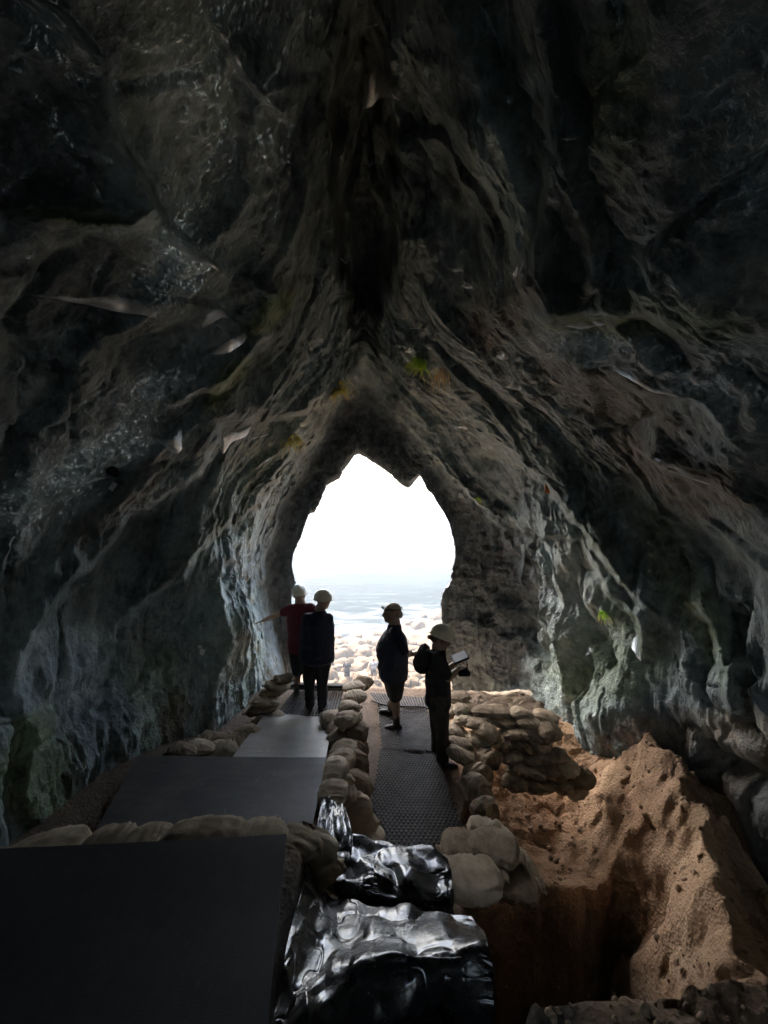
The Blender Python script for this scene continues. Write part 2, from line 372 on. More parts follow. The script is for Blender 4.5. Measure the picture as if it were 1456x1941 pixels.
# ------------------------------------------------------------------ ground inside the cave
def soil_material():
    t = NT('cave_soil'); a = t.noise(1.6, 7, .6); f = t.noise(22, 8, .7)
    c = t.ramp(t.mix(.4, a, f), [(.3, (.20, .115, .065)), (.5, (.46, .295, .18)), (.7, (.66, .47, .30))])
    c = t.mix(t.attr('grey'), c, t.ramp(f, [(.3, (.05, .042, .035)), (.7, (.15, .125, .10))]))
    b = t.bump(t.noise(30, 10, .72), .8, .03); b = t.bump(t.voro(38), .45, .02, b)
    return t.set(c, .92, b, .25)
M['soil'] = soil_material()
gx = np.linspace(-6, 6.2, 560); gy = np.linspace(-4.6, 9.2, 640)
GX, GY = np.meshgrid(gx, gy, indexing='ij')
def ramp1(y, pts): return np.interp(y, [p[0] for p in pts], [p[1] for p in pts])
def ground_h(X, Y):
    p3 = np.stack([X, Y, 0 * X], -1)
    w = .12 * vnoise(p3 * 1.3, 3) + .05 * vnoise(p3 * 4, 4)
    Xw, Yw = X + w, Y + w
    z = np.full(X.shape, -.05)
    # left bench under the boards (rises towards the viewer)
    leftb = sstep(-.42, -.62, Xw) * ramp1(Y, [(2.4, .92), (2.7, .62), (3.1, .46), (4.3, .38), (6.0, -.08), (7, -.09)])
    z = np.where(leftb > .0, np.maximum(z, leftb - .05 * sstep(.15, 0, leftb)), z)
    # viewer's bench
    z = np.maximum(z, 1.25 * sstep(2.42, 2.28, Yw) * sstep(-.3, -.5, Xw) - .05)
    z = np.maximum(z, ramp1(Y, [(1.6, 1.0), (2.1, .86), (2.35, .60), (2.75, .5), (2.95, -.05)]) * sstep(.5, .3, Xw) - .05 * sstep(.3, .5, Xw))
    # right: shelf, pit, bank
    xo = np.interp(Y, [1.9, 3.0, 3.9, 4.5, 6], [.5, .35, .2, .03, -.05]); xr = sstep(.95, 1.2, Xw + xo)
    shelf = ramp1(Y, [(3.7, -.30), (4.2, -.42), (5.0, -.30), (5.6, -.02), (6.2, -.10)])
    bowl = .25 * sstep(.9, 0, np.abs(Xw - 1.75)) * sstep(5.4, 4.6, Y)
    zr = shelf - bowl * .5 + .5 * sstep(2.0, 2.7, Xw) * sstep(5.6, 4.6, Y) 
    edge = 3.80 + .18 * vnoise(p3 * 1.7, 9) + .07 * vnoise(p3 * 6, 10) + .1 * (X - 1.5)
    zr = zr - 1.5 * sstep(edge, edge - .22, Y)
    near = sstep(1.98 + .06 * vnoise(p3 * 2.2, 12), 1.86 + .06 * vnoise(p3 * 2.2, 12), Y)
    zr = zr + (0.87 + .05 * vnoise(p3 * 3, 77) - zr) * near
    z = z * (1 - xr) + zr * xr
    # soil bank on the right: a ridge running towards the viewer
    rx = np.interp(Y, [1.5, 2.4, 3.0, 4.0, 5.2, 6.5], [2.0, 2.2, 2.45, 2.85, 3.25, 3.6]) + .12 * vnoise(p3 * 2.1, 15)
    rz = np.interp(Y, [1.5, 2.4, 3.0, 4.0, 5.2, 5.9], [.5, .45, .40, .55, .60, .2])
    prof = np.where(Xw < rx, np.clip(1 - (rx - Xw) / np.interp(Y, [2, 3.4, 4.2], [.75, .80, .85]), 0, 1) ** .8, np.clip(1 - (Xw - rx) / 1.6, .45, 1))
    bb = np.interp(Y, [3.55, 3.9], [-2.1, -1.0]); bank = bb + (rz - bb) * prof
    z = np.where(X > 1.5, np.maximum(z, bank + .10 * ridged(p3 * np.array([3.2, 1.6, 1]), 4, 23, .6) + .07 * ridged(p3 * np.array([7, 3, 1]), 3, 24)), z)
    rough = .18 + .82 * sstep(1.0, 1.3, Xw)
    return z + rough * (.045 * fbm(p3 * 3.5, 4, 31, .6) + .03 * ridged(p3 * 7, 4, 35, .6))
GZ = ground_h(GX, GY)
# sheet falls away outside the mouth
GZ = GZ - 3.0 * np.clip((GY - 7.02) / 2.2, 0, 1)
G = np.stack([GX, GY, GZ], -1)
ov = np.stack([.05 * vnoise(G * 3.1 + 5, 1) + .03 * vnoise(G * 11, 2), .05 * vnoise(G * 3.1 + 15, 3) + .03 * vnoise(G * 11 + 3, 4), 0 * GX], -1)
G2 = G + ov * sstep(1.0, 1.4, GX)[..., None]
gm = grid_mesh('ground', G2)
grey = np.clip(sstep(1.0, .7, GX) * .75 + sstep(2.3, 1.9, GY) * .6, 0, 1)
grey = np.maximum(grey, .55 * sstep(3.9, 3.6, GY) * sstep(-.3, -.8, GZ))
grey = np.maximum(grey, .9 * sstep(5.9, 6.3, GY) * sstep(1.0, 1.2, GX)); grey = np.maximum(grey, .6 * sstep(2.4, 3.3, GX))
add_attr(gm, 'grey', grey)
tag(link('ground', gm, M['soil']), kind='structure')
bvh_ground = BVHTree.FromPolygons([tuple(v) for v in G2.reshape(-1, 3)], [tuple(p.vertices) for p in gm.polygons])
def floor_z(x, y):
    h = bvh_ground.ray_cast(Vector((x, y, 5)), Vector((0, 0, -1))); return h[0].z if h[0] else 0

# ------------------------------------------------------------------ outside: slope, beach, sea
def beach_h(X, Y):
    p3 = np.stack([X, Y, 0 * X], -1)
    z = np.interp(Y, [7.4, 8.6, 10, 15, 22, 30, 40, 50, 59, 75, 110], [-.8, -2.0, -3.2, -5.8, -8.0, -10.6, -13.9, -15.6, -16.6, -17.6, -20])
    z = z + .055 * np.clip(X - 2, -8, 14) * sstep(45, 60, Y) 
    k = sstep(10, 26, Y)
    return z + k * (.55 * ridged(p3 * .22, 3, 91) + .35 * fbm(p3 * .7, 4, 92, .6)) + .1 * fbm(p3 * 2, 3, 93)
bx = np.linspace(-45, 45, 420); by = np.concatenate([np.linspace(7.3, 24, 60, endpoint=False), np.linspace(24, 75, 420, endpoint=False), np.linspace(75, 110, 40)])
BX, BY = np.meshgrid(bx, by, indexing='ij'); BZ = beach_h(BX, BY)
bmh = grid_mesh('beach', np.stack([BX, BY, BZ], -1))
t = NT('beach_stone'); c = t.ramp(t.mix(.5, t.noise(.35, 6, .6), t.noise(2.4, 7, .65)), [(.32, (.038, .018, .006)), (.5, (.078, .045, .018)), (.68, (.12, .08, .038))])
M['beach'] = t.set(c, .85, t.bump(t.noise(2.5, 9, .68), .8, .35), .3)
tag(link('beach', bmh, M['beach']), kind='structure')
t = NT('boulder_stone'); c = t.ramp(t.mix(.5, t.noise(.7, 6, .6), t.noise(4, 7, .65)), [(.32, (.035, .017, .006)), (.5, (.078, .045, .018)), (.68, (.13, .087, .042))])
M['boulder'] = t.set(c, .85, t.bump(t.noise(4, 9, .68), .8, .15), .3)

sea_z = -16.8
sx = np.sinh(np.linspace(-5.2, 5.2, 260)) * 140; sy = 45 + (np.exp(np.linspace(0, 6.6, 620)) - 1) * 32
SX, SY = np.meshgrid(sx, sy, indexing='ij')
fall = 1 / (1 + (SY - 45) / 260)
p3 = np.stack([SX * .5, SY, 0 * SX], -1)
SZ = sea_z + fall * (.35 * fbm(p3 * .22, 3, 101) + .16 * ridged(p3 * .5, 3, 102))
sm = grid_mesh('sea', np.stack([SX, SY, SZ], -1))
t = NT('sea_water')
far = t.noise(.06, 8, .65, (.5, 1.6, 1)); near = t.noise(.4, 7, .65, (.45, 1.5, 1))
sep = t.n('ShaderNodeSeparateXYZ'); t.l(t.tc, sep.inputs[0])
shore = t.mapr(sep.outputs[1], 56, 92, 1, 0)
foam = t.math('ADD', t.math('MULTIPLY', shore, .24), t.mix(.6, far, near))
fo = t.mapr(foam, .60, .70, 0, 1)
c = t.mix(fo, t.ramp(far, [(.4, (.003, .009, .011)), (.6, (.009, .019, .022))]), (.07, .077, .08))
M['sea'] = t.set(c, t.mapr(fo, 0, 1, .16, .7), t.bump(near, .9, .9, t.bump(far, .9, 3.0)), 0.0)
tag(link('sea', sm, M['sea']), kind='structure')

# ================================================================== objects
M['burlap'] = None
t = NT('burlap'); oi = t.n('ShaderNodeObjectInfo').outputs['Random']
f = t.noise(5, 6, .65); c = t.ramp(t.mix(.35, f, oi), [(.3, (.16, .12, .08)), (.5, (.36, .285, .20)), (.7, (.55, .46, .34))])
w1 = t.n('ShaderNodeTexWave', wave_type='BANDS', bands_direction='X'); w1.inputs['Scale'].default_value = 60; t.l(t.tc, w1.inputs[0])
w2 = t.n('ShaderNodeTexWave', wave_type='BANDS', bands_direction='Y'); w2.inputs['Scale'].default_value = 60; t.l(t.tc, w2.inputs[0])
M['burlap'] = t.set(c, .95, t.bump(t.math('MULTIPLY', w1.outputs['Fac'], w2.outputs['Fac']), .35, .003, t.bump(t.noise(9, 6, .65), .5, .02)), .15)
M['twine'] = simple('twine', (.35, .28, .18), .9, .2, 30)

def bag_mesh(seed):
    """unit sandbag, 1 long (X), .6 deep (Y), .4 high: slumped, seamed, gathered at one end"""
    n, m = 46, 40
    u = np.linspace(-1, 1, n)[:, None]; a = np.linspace(0, 2 * np.pi, m, endpoint=False)[None, :]
    prof = (1 - np.abs(u) ** 2.5) ** .62
    neck = sstep(.62, .86, u); ear = sstep(.9, 1.0, u)
    prof = prof * (1 - neck) + neck * (.24 * (1 - ear) + .36 * ear)
    prof = np.where(u > .999, .02, prof)
    ca, sa = np.cos(a), np.sin(a); e = .92
    yy = np.sign(ca) * np.abs(ca) ** e; zz = np.sign(sa) * np.abs(sa) ** e
    s = seed * 13.7
    q = np.stack([u * 1.6 + 0 * a, ca * 1.1 + 0 * u, sa * 1.1 + 0 * u], -1)
    r = 1 + .13 * fbm(q + s, 3, seed) + .05 * ridged(q * 2.2 + s, 3, seed + 5)
    r = r + neck * .13 * np.cos(a * 7 + 3 * vnoise(q, seed)) + .06 * sstep(.0, .6, np.abs(u)) * np.cos(a * 9 + seed)
    wr = .075 * (1 - 2 * np.abs(vnoise(np.stack([q[..., 0] * 3.5 + q[..., 1] * .5, q[..., 1] * .8, q[..., 2] * .8], -1) + s, seed + 9)))
    r = r + wr
    Y = .31 * prof * yy * r; Z = .21 * prof * zz * r
    Z = np.maximum(Z, -.17 - .01 * vnoise(q * 2, seed)) ; Z = Z + .05 * np.cos(u * 2.6 + seed) - neck * .04
    X = .5 * u * (1 + .03 * vnoise(q * 1.5, seed + 2)) + 0 * a
    Y = Y + .05 * np.sin(u * 2.1 + seed * 2.1)
    me = grid_mesh('sandbag', np.stack([X, Y, Z], -1), wrap=True)
    bm = bmesh.new(); bm.from_mesh(me); bmesh.ops.holes_fill(bm, edges=[e_ for e_ in bm.edges if e_.is_boundary], sides=0)
    bmesh.ops.recalc_face_normals(bm, faces=bm.faces); bm.to_mesh(me); bm.free()
    me.materials.append(M['burlap']); me.polygons.foreach_set('use_smooth', [True] * len(me.polygons)); return me
def torus_mesh(name, R, r, n=20, m=8):
    a = np.linspace(0, 2 * np.pi, n, endpoint=False)[:, None]; b = np.linspace(0, 2 * np.pi, m, endpoint=False)[None, :]
    V = np.stack([(r * np.sin(b)) + 0 * a, (R + r * np.cos(b)) * np.cos(a), (R + r * np.cos(b)) * np.sin(a)], -1)
    V = np.concatenate([V, V[:1]]); return grid_mesh(name, V, wrap=True)
BAGS = [bag_mesh(k) for k in range(9)]
TIE = torus_mesh('tie', .075, .012); TIE.materials.append(M['twine'])
ORD = ['first', 'second', 'third', 'fourth', 'fifth', 'sixth', 'seventh', 'eighth', 'ninth', 'tenth', 'eleventh', 'twelfth', 'thirteenth', 'fourteenth']
rb = random.Random(3)
def bag(px, py, z, wpx, hpx, yaw, label, group, roll=0, deep=None, k=None):
    c = PZ(px, py, z); d = c.y; s = d / FPX
    Wd, Hd = wpx * s, hpx * s
    ca = abs(math.cos(RAD(yaw))); sa = abs(math.sin(RAD(yaw)))
    dep = deep or min(max(.26, Wd * .55), .36)
    L = max((Wd - dep * sa) / max(ca, .35), dep * 1.15) if ca > .35 else (deep or .5)
    hz = max((Hd - .35 * dep) / .36, .30) if ca > .35 else max(Hd / .42, .35)
    hz = min(hz, .62) * (.66 if 'near right heap' in label or 'near heap' in label else .86)
    k = rb.randrange(9) if k is None else k
    o = bpy.data.objects.new('sandbag', BAGS[k]); C.objects.link(o)
    o.location = c; o.rotation_euler = (RAD(roll + rb.uniform(-7, 7)), RAD(rb.uniform(-7, 7)), RAD(yaw + rb.choice((0, 180)) + rb.uniform(-5, 5)))
    o.scale = (L * rb.uniform(1.06, 1.18), dep / .6 * rb.uniform(1, 1.12), hz * rb.uniform(.95, 1.15))
    ti = bpy.data.objects.new('tie', TIE); C.objects.link(ti); ti.parent = o; ti.location = (.41, .05 * math.sin(.82 * 2.1 + k * 2.1), .05 * math.cos(2.13 + k) - .04)
    tag(o, label, 'sandbag', group); return o
# row left of the far path (far -> near)
for i, (x, y, w, h, yw, z) in enumerate([(536,1287,52,20,20,.42),(524,1300,56,22,15,.36),(513,1314,58,24,12,.30),(503,1329,58,24,8,.24),(494,1345,64,24,3,.16),(508,1359,56,18,0,.02)]):
    bag(x, y, z, w, h, yw, f'pale burlap sandbag edging the left side of the far path, {ORD[i]} from the cave mouth', 'sandbags along the left edge of the path')
# heap between wall and light board
for i, (x, y, w, h, yw, z) in enumerate([(468,1388,52,30,35,.22),(444,1402,60,28,15,.22),(404,1402,62,26,0,.34),(452,1422,60,24,20,.18),(374,1419,64,20,-5,.38),(418,1424,66,20,0,.34),(340,1428,60,16,0,.42)]):
    bag(x, y, z, w, h, yw, f'slumped sandbag beside the pale board under the left wall, {ORD[i]} towards the viewer', 'sandbags beside the pale board')
# dividing wall: crest
for i, (x, y, w, h, yw, z) in enumerate([(688,1296,34,22,60,.36),(672,1303,44,24,20,.48),(672,1322,46,24,10,.46),(664,1341,50,28,15,.44),(662,1364,52,32,70,.40),(676,1392,42,40,80,.26),(668,1420,40,40,80,.22)]):
    bag(x, y, z, w, h, yw, f'sandbag on the crest of the dividing wall between the two paths, {ORD[i]} from the sea', 'sandbags of the dividing wall')
for i, (x, y, w, h, yw, z) in enumerate([(634,1362,34,26,80,.18),(642,1380,34,28,70,.2),(644,1402,32,32,85,.24),(648,1428,34,34,75,.28),(641,1454,30,32,80,.34),(626,1470,32,30,85,.42),(640,1488,34,36,60,.38),(652,1512,36,32,10,.34),(630,1508,30,34,80,.44)]):
    bag(x, y, z, w, h, yw, f'small crumpled sandbag hugging the right edge of the boards, {ORD[i]} from the far end', 'sandbags hugging the boards')
for i, (x, y, w, h, yw, z) in enumerate([(668,1450,54,60,85,.22),(672,1490,60,70,80,.24),(668,1535,62,60,85,.22),(684,1562,52,46,70,.12),(690,1592,56,44,60,.10)]):
    bag(x, y, z, w, h, yw, f'dark sandbag on the shaded right flank of the dividing wall, {ORD[i]} from the sea', 'sandbags on the shaded flank', deep=.34)
# low front row behind the near board
for i, (x, y, w, h, yw, z) in enumerate([(82,1600,150,20,4,1.46),(196,1592,110,22,6,1.46),(268,1588,90,20,3,1.46),(385,1568,150,34,4,1.48),(488,1572,100,30,-4,1.46),(546,1602,70,56,60,1.28),(578,1612,56,52,70,1.12),(600,1650,60,60,75,.95)]):
    z = 3.2 - (y + (22 if i < 5 else 0) - 940) * (2.52 if i < 6 else 2.65) / 800
    bag(x, y + (22 if i < 5 else 0), z, w * (1.25 if i < 5 else 1), h + (26 if i < 5 else 0), yw, f'flattened sandbag in the row behind the nearest black board, {ORD[i]} from the left', 'sandbags behind the near board', deep=.3)
# right of the mats: column along the mat edge
COL = [(872,1322,36,20,0,.42),(880,1344,46,24,0,.36),(858,1350,34,22,10,.2),(884,1366,44,28,5,.30),(866,1388,40,26,0,.22),(906,1370,36,30,20,.34),(908,1402,56,32,-10,.22),(872,1412,50,30,5,.2),(877,1432,62,38,-5,.16),(925,1392,48,34,-30,.3),(924,1440,60,66,-60,.14),(906,1470,60,52,-50,.06),(903,1505,58,46,-70,.06),(918,1540,70,50,-60,.08),(912,1574,70,46,-15,.1),(948,1590,64,56,-50,.12)]
for i, (x, y, w, h, yw, z) in enumerate(COL):
    bag(x, y, z, w, h, yw, f'plump sandbag in the column right of the black mats, {["first","second","third","fourth","fifth","sixth","seventh","eighth","ninth","tenth","eleventh","twelfth","thirteenth","fourteenth","fifteenth","last"][i]} from the sea', 'sandbags bordering the mats')
# sloping wall of bags running to the right rock
COURSES = [
 [(936,1350,78,22,.40),(992,1354,44,18,.42),(1036,1357,46,22,.44)],
 [(918,1374,40,22,.32),(960,1368,50,20,.34),(1004,1368,48,22,.38),(1042,1388,34,44,.34)],
 [(932,1394,44,26,.24),(968,1390,50,24,.26),(998,1388,40,24,.28),(1018,1390,34,30,.30)],
 [(958,1412,52,24,.16),(992,1412,48,22,.18),(1024,1410,46,24,.2)],
 [(970,1432,62,26,.08),(1006,1434,42,22,.1),(1032,1436,42,22,.1),(1058,1434,42,22,.12)],
 [(984,1458,48,30,.0),(1018,1460,42,30,.0),(1046,1458,46,28,.04),(1076,1456,44,28,.06),(1100,1472,42,28,.02)],
 [(976,1482,44,28,-.08),(1018,1488,76,34,-.1),(1066,1486,48,34,-.06),(1090,1494,40,24,-.08)]]
for r, row in enumerate(COURSES):
    for i, (x, y, w, h, z) in enumerate(row):
        bag(x, y, z, w, h, rb.uniform(-14, 14), f'sandbag in the sloping right stack, {ORD[r]} course down, {ORD[i]} from the left', 'sandbags of the sloping stack')
bag(880,1612,.5,110,44,5,'fat sandbag at the back of the near right heap, its left half by the mat','sandbags of the near heap', deep=.34, k=2)
bag(940,1608,.52,84,44,-20,'fat sandbag with a folded end in the middle of the near right heap','sandbags of the near heap', deep=.34, k=4)
bag(966,1634,.42,70,60,-55,'sandbag leaning at the right end of the near heap above the pit','sandbags of the near heap', deep=.34, k=1)
bag(892,1656,.52,120,56,0,'large dark sandbag at the front left of the near heap beside the plastic','sandbags of the near heap', deep=.42, k=5)
bag(962,1664,.46,104,58,-6,'large dark sandbag at the front right of the near heap over the pit','sandbags of the near heap', deep=.42, k=7)

# ---- boards
def slab(name, corners, th, mat, label, cat, group=None, parent=None, over=None):
    """corners: 4 world points (far-left, far-right, near-right, near-left), thickness down"""
    bm = bmesh.new(); n = 48
    c = [Vector(q) for q in corners]
    up = (c[1] - c[0]).cross(c[3] - c[0]).normalized(); up = up if up.z > 0 else -up
    top = []
    for i in range(n + 1):
        for j in range(n + 1):
            u, v = i / n, j / n
            q = c[0].lerp(c[1], u).lerp(c[3].lerp(c[2], u), v) + up * (.012 * math.sin(3 * u + 2) * math.sin(2.4 * v + 1) + .002 * math.sin(9 * u * v + 1))
            top.append(q)
    tv = [bm.verts.new(q) for q in top]; bv = [bm.verts.new(q - up * th) for q in top]
    ix = lambda i, j: i * (n + 1) + j
    for i in range(n):
        for j in range(n):
            bm.faces.new([tv[ix(i, j)], tv[ix(i + 1, j)], tv[ix(i + 1, j + 1)], tv[ix(i, j + 1)]]); bm.faces.new([bv[ix(i, j)], bv[ix(i, j + 1)], bv[ix(i + 1, j + 1)], bv[ix(i + 1, j)]])
    for i in range(n):
        for a, b in (((i, 0), (i + 1, 0)), ((i + 1, n), (i, n)), ((0, i + 1), (0, i)), ((n, i), (n, i + 1))):
            bm.faces.new([tv[ix(*b)], tv[ix(*a)], bv[ix(*a)], bv[ix(*b)]])
    bmesh.ops.recalc_face_normals(bm, faces=bm.faces)
    me = bpy.data.meshes.new(name); bm.to_mesh(me); bm.free()
    o = link(name, me, mat, parent, smooth=False)
    if cat: tag(o, label, cat, group)
    return o
def ply(name, dark, mid, rough, scuff=.0):
    t = NT(name); a = t.noise(2.2, 8, .7, (1, 4, 1)); s_ = t.noise(9, 8, .75, (2, .7, 1)); sc = t.mapr(s_, .58, .70, 0, scuff)
    c = t.mix(sc, t.ramp(a, [(.3, dark), (.7, mid)]), (.5, .48, .45))
    sp = t.mapr(t.voro(34), .0, .05, .8, 0); c = t.mix(t.math('MULTIPLY', sp, t.mapr(t.noise(3, 4), .5, .65, 0, 1)), c, (.45, .43, .38))
    du = t.mapr(t.noise(1.7, 7, .7), .45, .7, 0, .45 if mid[0] > .1 else (.3 if mid[0] > .05 else .04)); c = t.mix(du, c, (.28, .22, .16))
    vd = t.mapr(t.voro(9), .0, .035, 1, 0); c = t.mix(vd, c, (.02, .02, .02))
    return t.set(c, t.mapr(s_, .3, .7, rough - .08, rough + .15), t.bump(t.noise(40, 6, .6, (1, 5, 1)), .25, .004), .5)
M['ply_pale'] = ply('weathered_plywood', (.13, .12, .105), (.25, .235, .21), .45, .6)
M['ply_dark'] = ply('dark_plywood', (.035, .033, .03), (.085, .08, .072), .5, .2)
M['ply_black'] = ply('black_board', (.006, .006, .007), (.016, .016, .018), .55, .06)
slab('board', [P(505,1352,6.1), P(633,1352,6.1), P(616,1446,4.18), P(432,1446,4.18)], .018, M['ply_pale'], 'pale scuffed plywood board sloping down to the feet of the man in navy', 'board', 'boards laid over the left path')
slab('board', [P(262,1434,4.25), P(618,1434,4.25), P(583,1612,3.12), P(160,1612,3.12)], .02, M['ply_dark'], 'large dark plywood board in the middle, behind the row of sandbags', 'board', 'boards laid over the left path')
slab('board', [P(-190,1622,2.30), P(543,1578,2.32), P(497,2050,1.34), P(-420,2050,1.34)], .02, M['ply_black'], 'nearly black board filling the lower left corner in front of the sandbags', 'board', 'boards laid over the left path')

# ---- rubber ring mats with real holes
t = NT('mat_rubber'); M['rubber'] = t.set(t.ramp(t.noise(6, 6, .6), [(.3, (.018, .017, .016)), (.7, (.075, .07, .065))]), .75, t.bump(t.noise(60, 4), .3, .003), .25)
def ring_mat(c4, z, label, group, pitch=.04, ribbed=False):
    fl, fr, nr, nl = c4
    wid = ((fr - fl).length + (nr - nl).length) / 2; ln = ((nl - fl).length + (nr - fr).length) / 2
    nx, ny = max(4, int(wid / pitch)), max(3, int(ln / pitch)); Vs, Fs = [], []
    K = 8; oct_ = [(math.cos(2 * math.pi * (k + .5) / K), math.sin(2 * math.pi * (k + .5) / K)) for k in range(K)]
    def W(u, v, h):
        q = fl.lerp(fr, u).lerp(nl.lerp(nr, u), v); return (q.x, q.y, q.z + h + .006 * math.sin(u * 7 + v * 3))
    for j in range(ny):
        off = .5 if (j % 2 and not ribbed) else 0
        for i in range(nx - (1 if off else 0)):
            cu, cv = (i + .5 + off), (j + .5); b = len(Vs)
            for k in range(K):
                x, y = oct_[k]; m_ = max(abs(x), abs(y)); Vs.append(W((cu + x / m_ * .5) / nx, (cv + y / m_ * .5) / ny, 0))
            rr = .27
            for h in (0, .004 - .02):
                for k in range(K):
                    x, y = oct_[k]; Vs.append(W((cu + x * rr * (.8 if ribbed else 1)) / nx, (cv + y * rr * (1.25 if ribbed else 1)) / ny, h))
            for k in range(K):
                k2 = (k + 1) % K; Fs.append((b + k, b + k2, b + K + k2, b + K + k)); Fs.append((b + K + k, b + K + k2, b + 2 * K + k2, b + 2 * K + k))
    me = bpy.data.meshes.new('rubber_mat'); me.from_pydata(Vs, [], Fs); me.update()
    o = link('rubber_mat', me, M['rubber'], smooth=False); return tag(o, label, 'mat', group)
def mat_c(px, z): return [PZ(x, y, z) for x, y in px]
g = 'black rubber ring mats on the paths'
ring_mat(mat_c([(700,1313),(806,1322),(811,1343),(716,1335)], .035), 0, 'ribbed rubber mat strip at the mouth beyond the person in shorts', g, ribbed=True)
ring_mat(mat_c([(716,1336),(811,1344),(828,1424),(722,1418)], .02), 0, 'rubber ring mat in the right path between the two standing visitors', g)
ring_mat(mat_c([(720,1419),(828,1425),(892,1606),(690,1598)], .005), 0, 'long shadowed rubber ring mat nearest the viewer in the right path', g)
ring_mat(mat_c([(556,1311),(652,1306),(640,1358),(520,1358)], .03), 0, 'ribbed rubber mat under the two people on the left path', g, ribbed=True)

# ---- timber sill and planks at the mouth of the left path
M['timber'] = simple('grey_timber', (.30, .27, .23), .8, .3, 5, .4, .006, stretch=(1, 8, 8))
M['timber_dark'] = simple('dark_timber', (.04, .036, .03), .8, .3, 5, .4, .006)
def box_obj(name, c, size, rz, mat, parent=None, bev=.006, rx=0, ry=0):
    bm = bmesh.new(); bmesh.ops.create_cube(bm, size=1)
    for v in bm.verts: v.co = Vector((v.co.x * size[0], v.co.y * size[1], v.co.z * size[2]))
    bmesh.ops.bevel(bm, geom=list(bm.edges), offset=bev, segments=2, affect='EDGES')
    me = bpy.data.meshes.new(name); bm.to_mesh(me); bm.free(); o = link(name, me, mat, parent, smooth=False)
    o.location = c; o.rotation_euler = (rx, ry, rz); return o
for (x, y, z, L, h, mt, lb) in [(606,1304,.07,1.0,.05,'timber','pale timber sill plank across the left path at the cave mouth'),
                            (606,1299,.14,1.0,.04,'timber_dark','dark timber beam just beyond the pale sill plank at the mouth')]:
    o = box_obj('plank', PZ(x, y, z), (L, .10, h), RAD(-3), M[mt]); tag(o, lb, 'plank', 'planks at the cave mouth')
def tube(name, pts, r, mat, parent=None, m=8, taper=1.0):
    pts = [Vector(p) for p in pts]; V = []
    for i, p in enumerate(pts):
        a = pts[max(i - 1, 0)]; b = pts[min(i + 1, len(pts) - 1)]; tdir = (b - a).normalized()
        x = tdir.orthogonal().normalized() if i == 0 else (x - tdir * x.dot(tdir)).normalized(); y = tdir.cross(x)
        rr = r * (1 + (taper - 1) * i / (len(pts) - 1))
        V.append([p + (x * math.cos(2 * math.pi * k / m) + y * math.sin(2 * math.pi * k / m)) * rr for k in range(m)])
    me = grid_mesh(name, np.array([[tuple(q) for q in row] for row in V]), wrap=True); return link(name, me, mat, parent)
def spline(pts, n=8):
    pts = [Vector(p) for p in pts]; A = np.array([tuple(p) for p in pts]); return [Vector(q) for q in catmull(A[:, None, :], np.linspace(0, len(pts) - 1.0001, n * (len(pts) - 1)))[:, 0]]
M['black_plastic'] = simple('black_cable', (.012, .012, .012), .45, .2, 10, .05, .002)
tag(tube('cable', spline([PZ(706,1328,.07), PZ(730,1336,.075), PZ(770,1339,.07), PZ(800,1340,.06), PZ(815,1344,.05), PZ(840,1350,.05)]), .012, M['black_plastic']), 'thin black cable crossing the right path under the boots', 'cable')
M['rope'] = simple('pale_rope', (.5, .47, .4), .9, .15, 20)
tag(tube('rope', spline([wall(512,1236,.03)[0], P(520,1252,7.3), P(530,1268,7.2), P(545,1280,7.1)]), .006, M['rope']), 'thin pale rope hanging off the left rock above the sandbags', 'rope')

# ---- black plastic sheeting
t = NT('black_polythene'); cr = t.noise(5, 5, .55); M['poly'] = t.set(t.ramp(t.noise(12, 6, .7), [(.35, (.006, .006, .007)), (.75, (.022, .022, .023))]), t.mapr(t.noise(7, 7, .7), .3, .7, .14, .36), t.bump(cr, .2, .02, t.bump(t.noise(26, 4, .6), .2, .006)), .5)
def crease(u, v, seed, n=10, amp=.03):
    """sum of sharp-edged facets, like crumpled film"""
    r = random.Random(seed); z = 0 * u
    for k in range(n):
        a = r.uniform(0, math.pi); f = r.uniform(.5, 2.6); ph = r.uniform(0, 6)
        q = (u * math.cos(a) + v * math.sin(a)) * f + ph + .5 * vnoise(np.stack([u * 2 + seed, v * 2, 0 * u], -1), seed + k)
        z = z + amp / f * 2.2 * (np.abs((q % 2) - 1) ** 1.0 - .5)
    fine = np.abs(vnoise(np.stack([u * 5 + seed, v * 5, 0 * u], -1), seed + 70)); z = z - amp * .5 * np.clip(1 - fine * 6, 0, 1) * sstep(0, .4, vnoise(np.stack([u * 1.5, v * 1.5, 0 * u], -1), seed + 4))
    return z
def sheet(name, ctrl, seed, amp, label, n=130, up=(0, 0, 1), mat='poly', nfac=10):
    A = np.array([[tuple(q) for q in row] for row in ctrl]); K, L = A.shape[:2]
    B = catmull(A, np.linspace(0, K - 1.0001, n)); B = catmull(B.transpose(1, 0, 2), np.linspace(0, L - 1.0001, n)).transpose(1, 0, 2)
    B = B[:, :, :]
    u, v = np.meshgrid(np.linspace(0, 1, n), np.linspace(0, 1.4, n), indexing='ij')
    N_ = normals(B); N_ = N_ * np.sign(N_[..., 2:3] + 1e-6)
    B = B + N_ * crease(u * 2.2, v * 2.2, seed, nfac, amp)[..., None]
    me = grid_mesh(name, B); o = link(name, me, M[mat]); md = o.modifiers.new('thickness', 'SOLIDIFY'); md.thickness = .003
    return tag(o, label, 'plastic sheet', 'black plastic sheets over the trench edge')
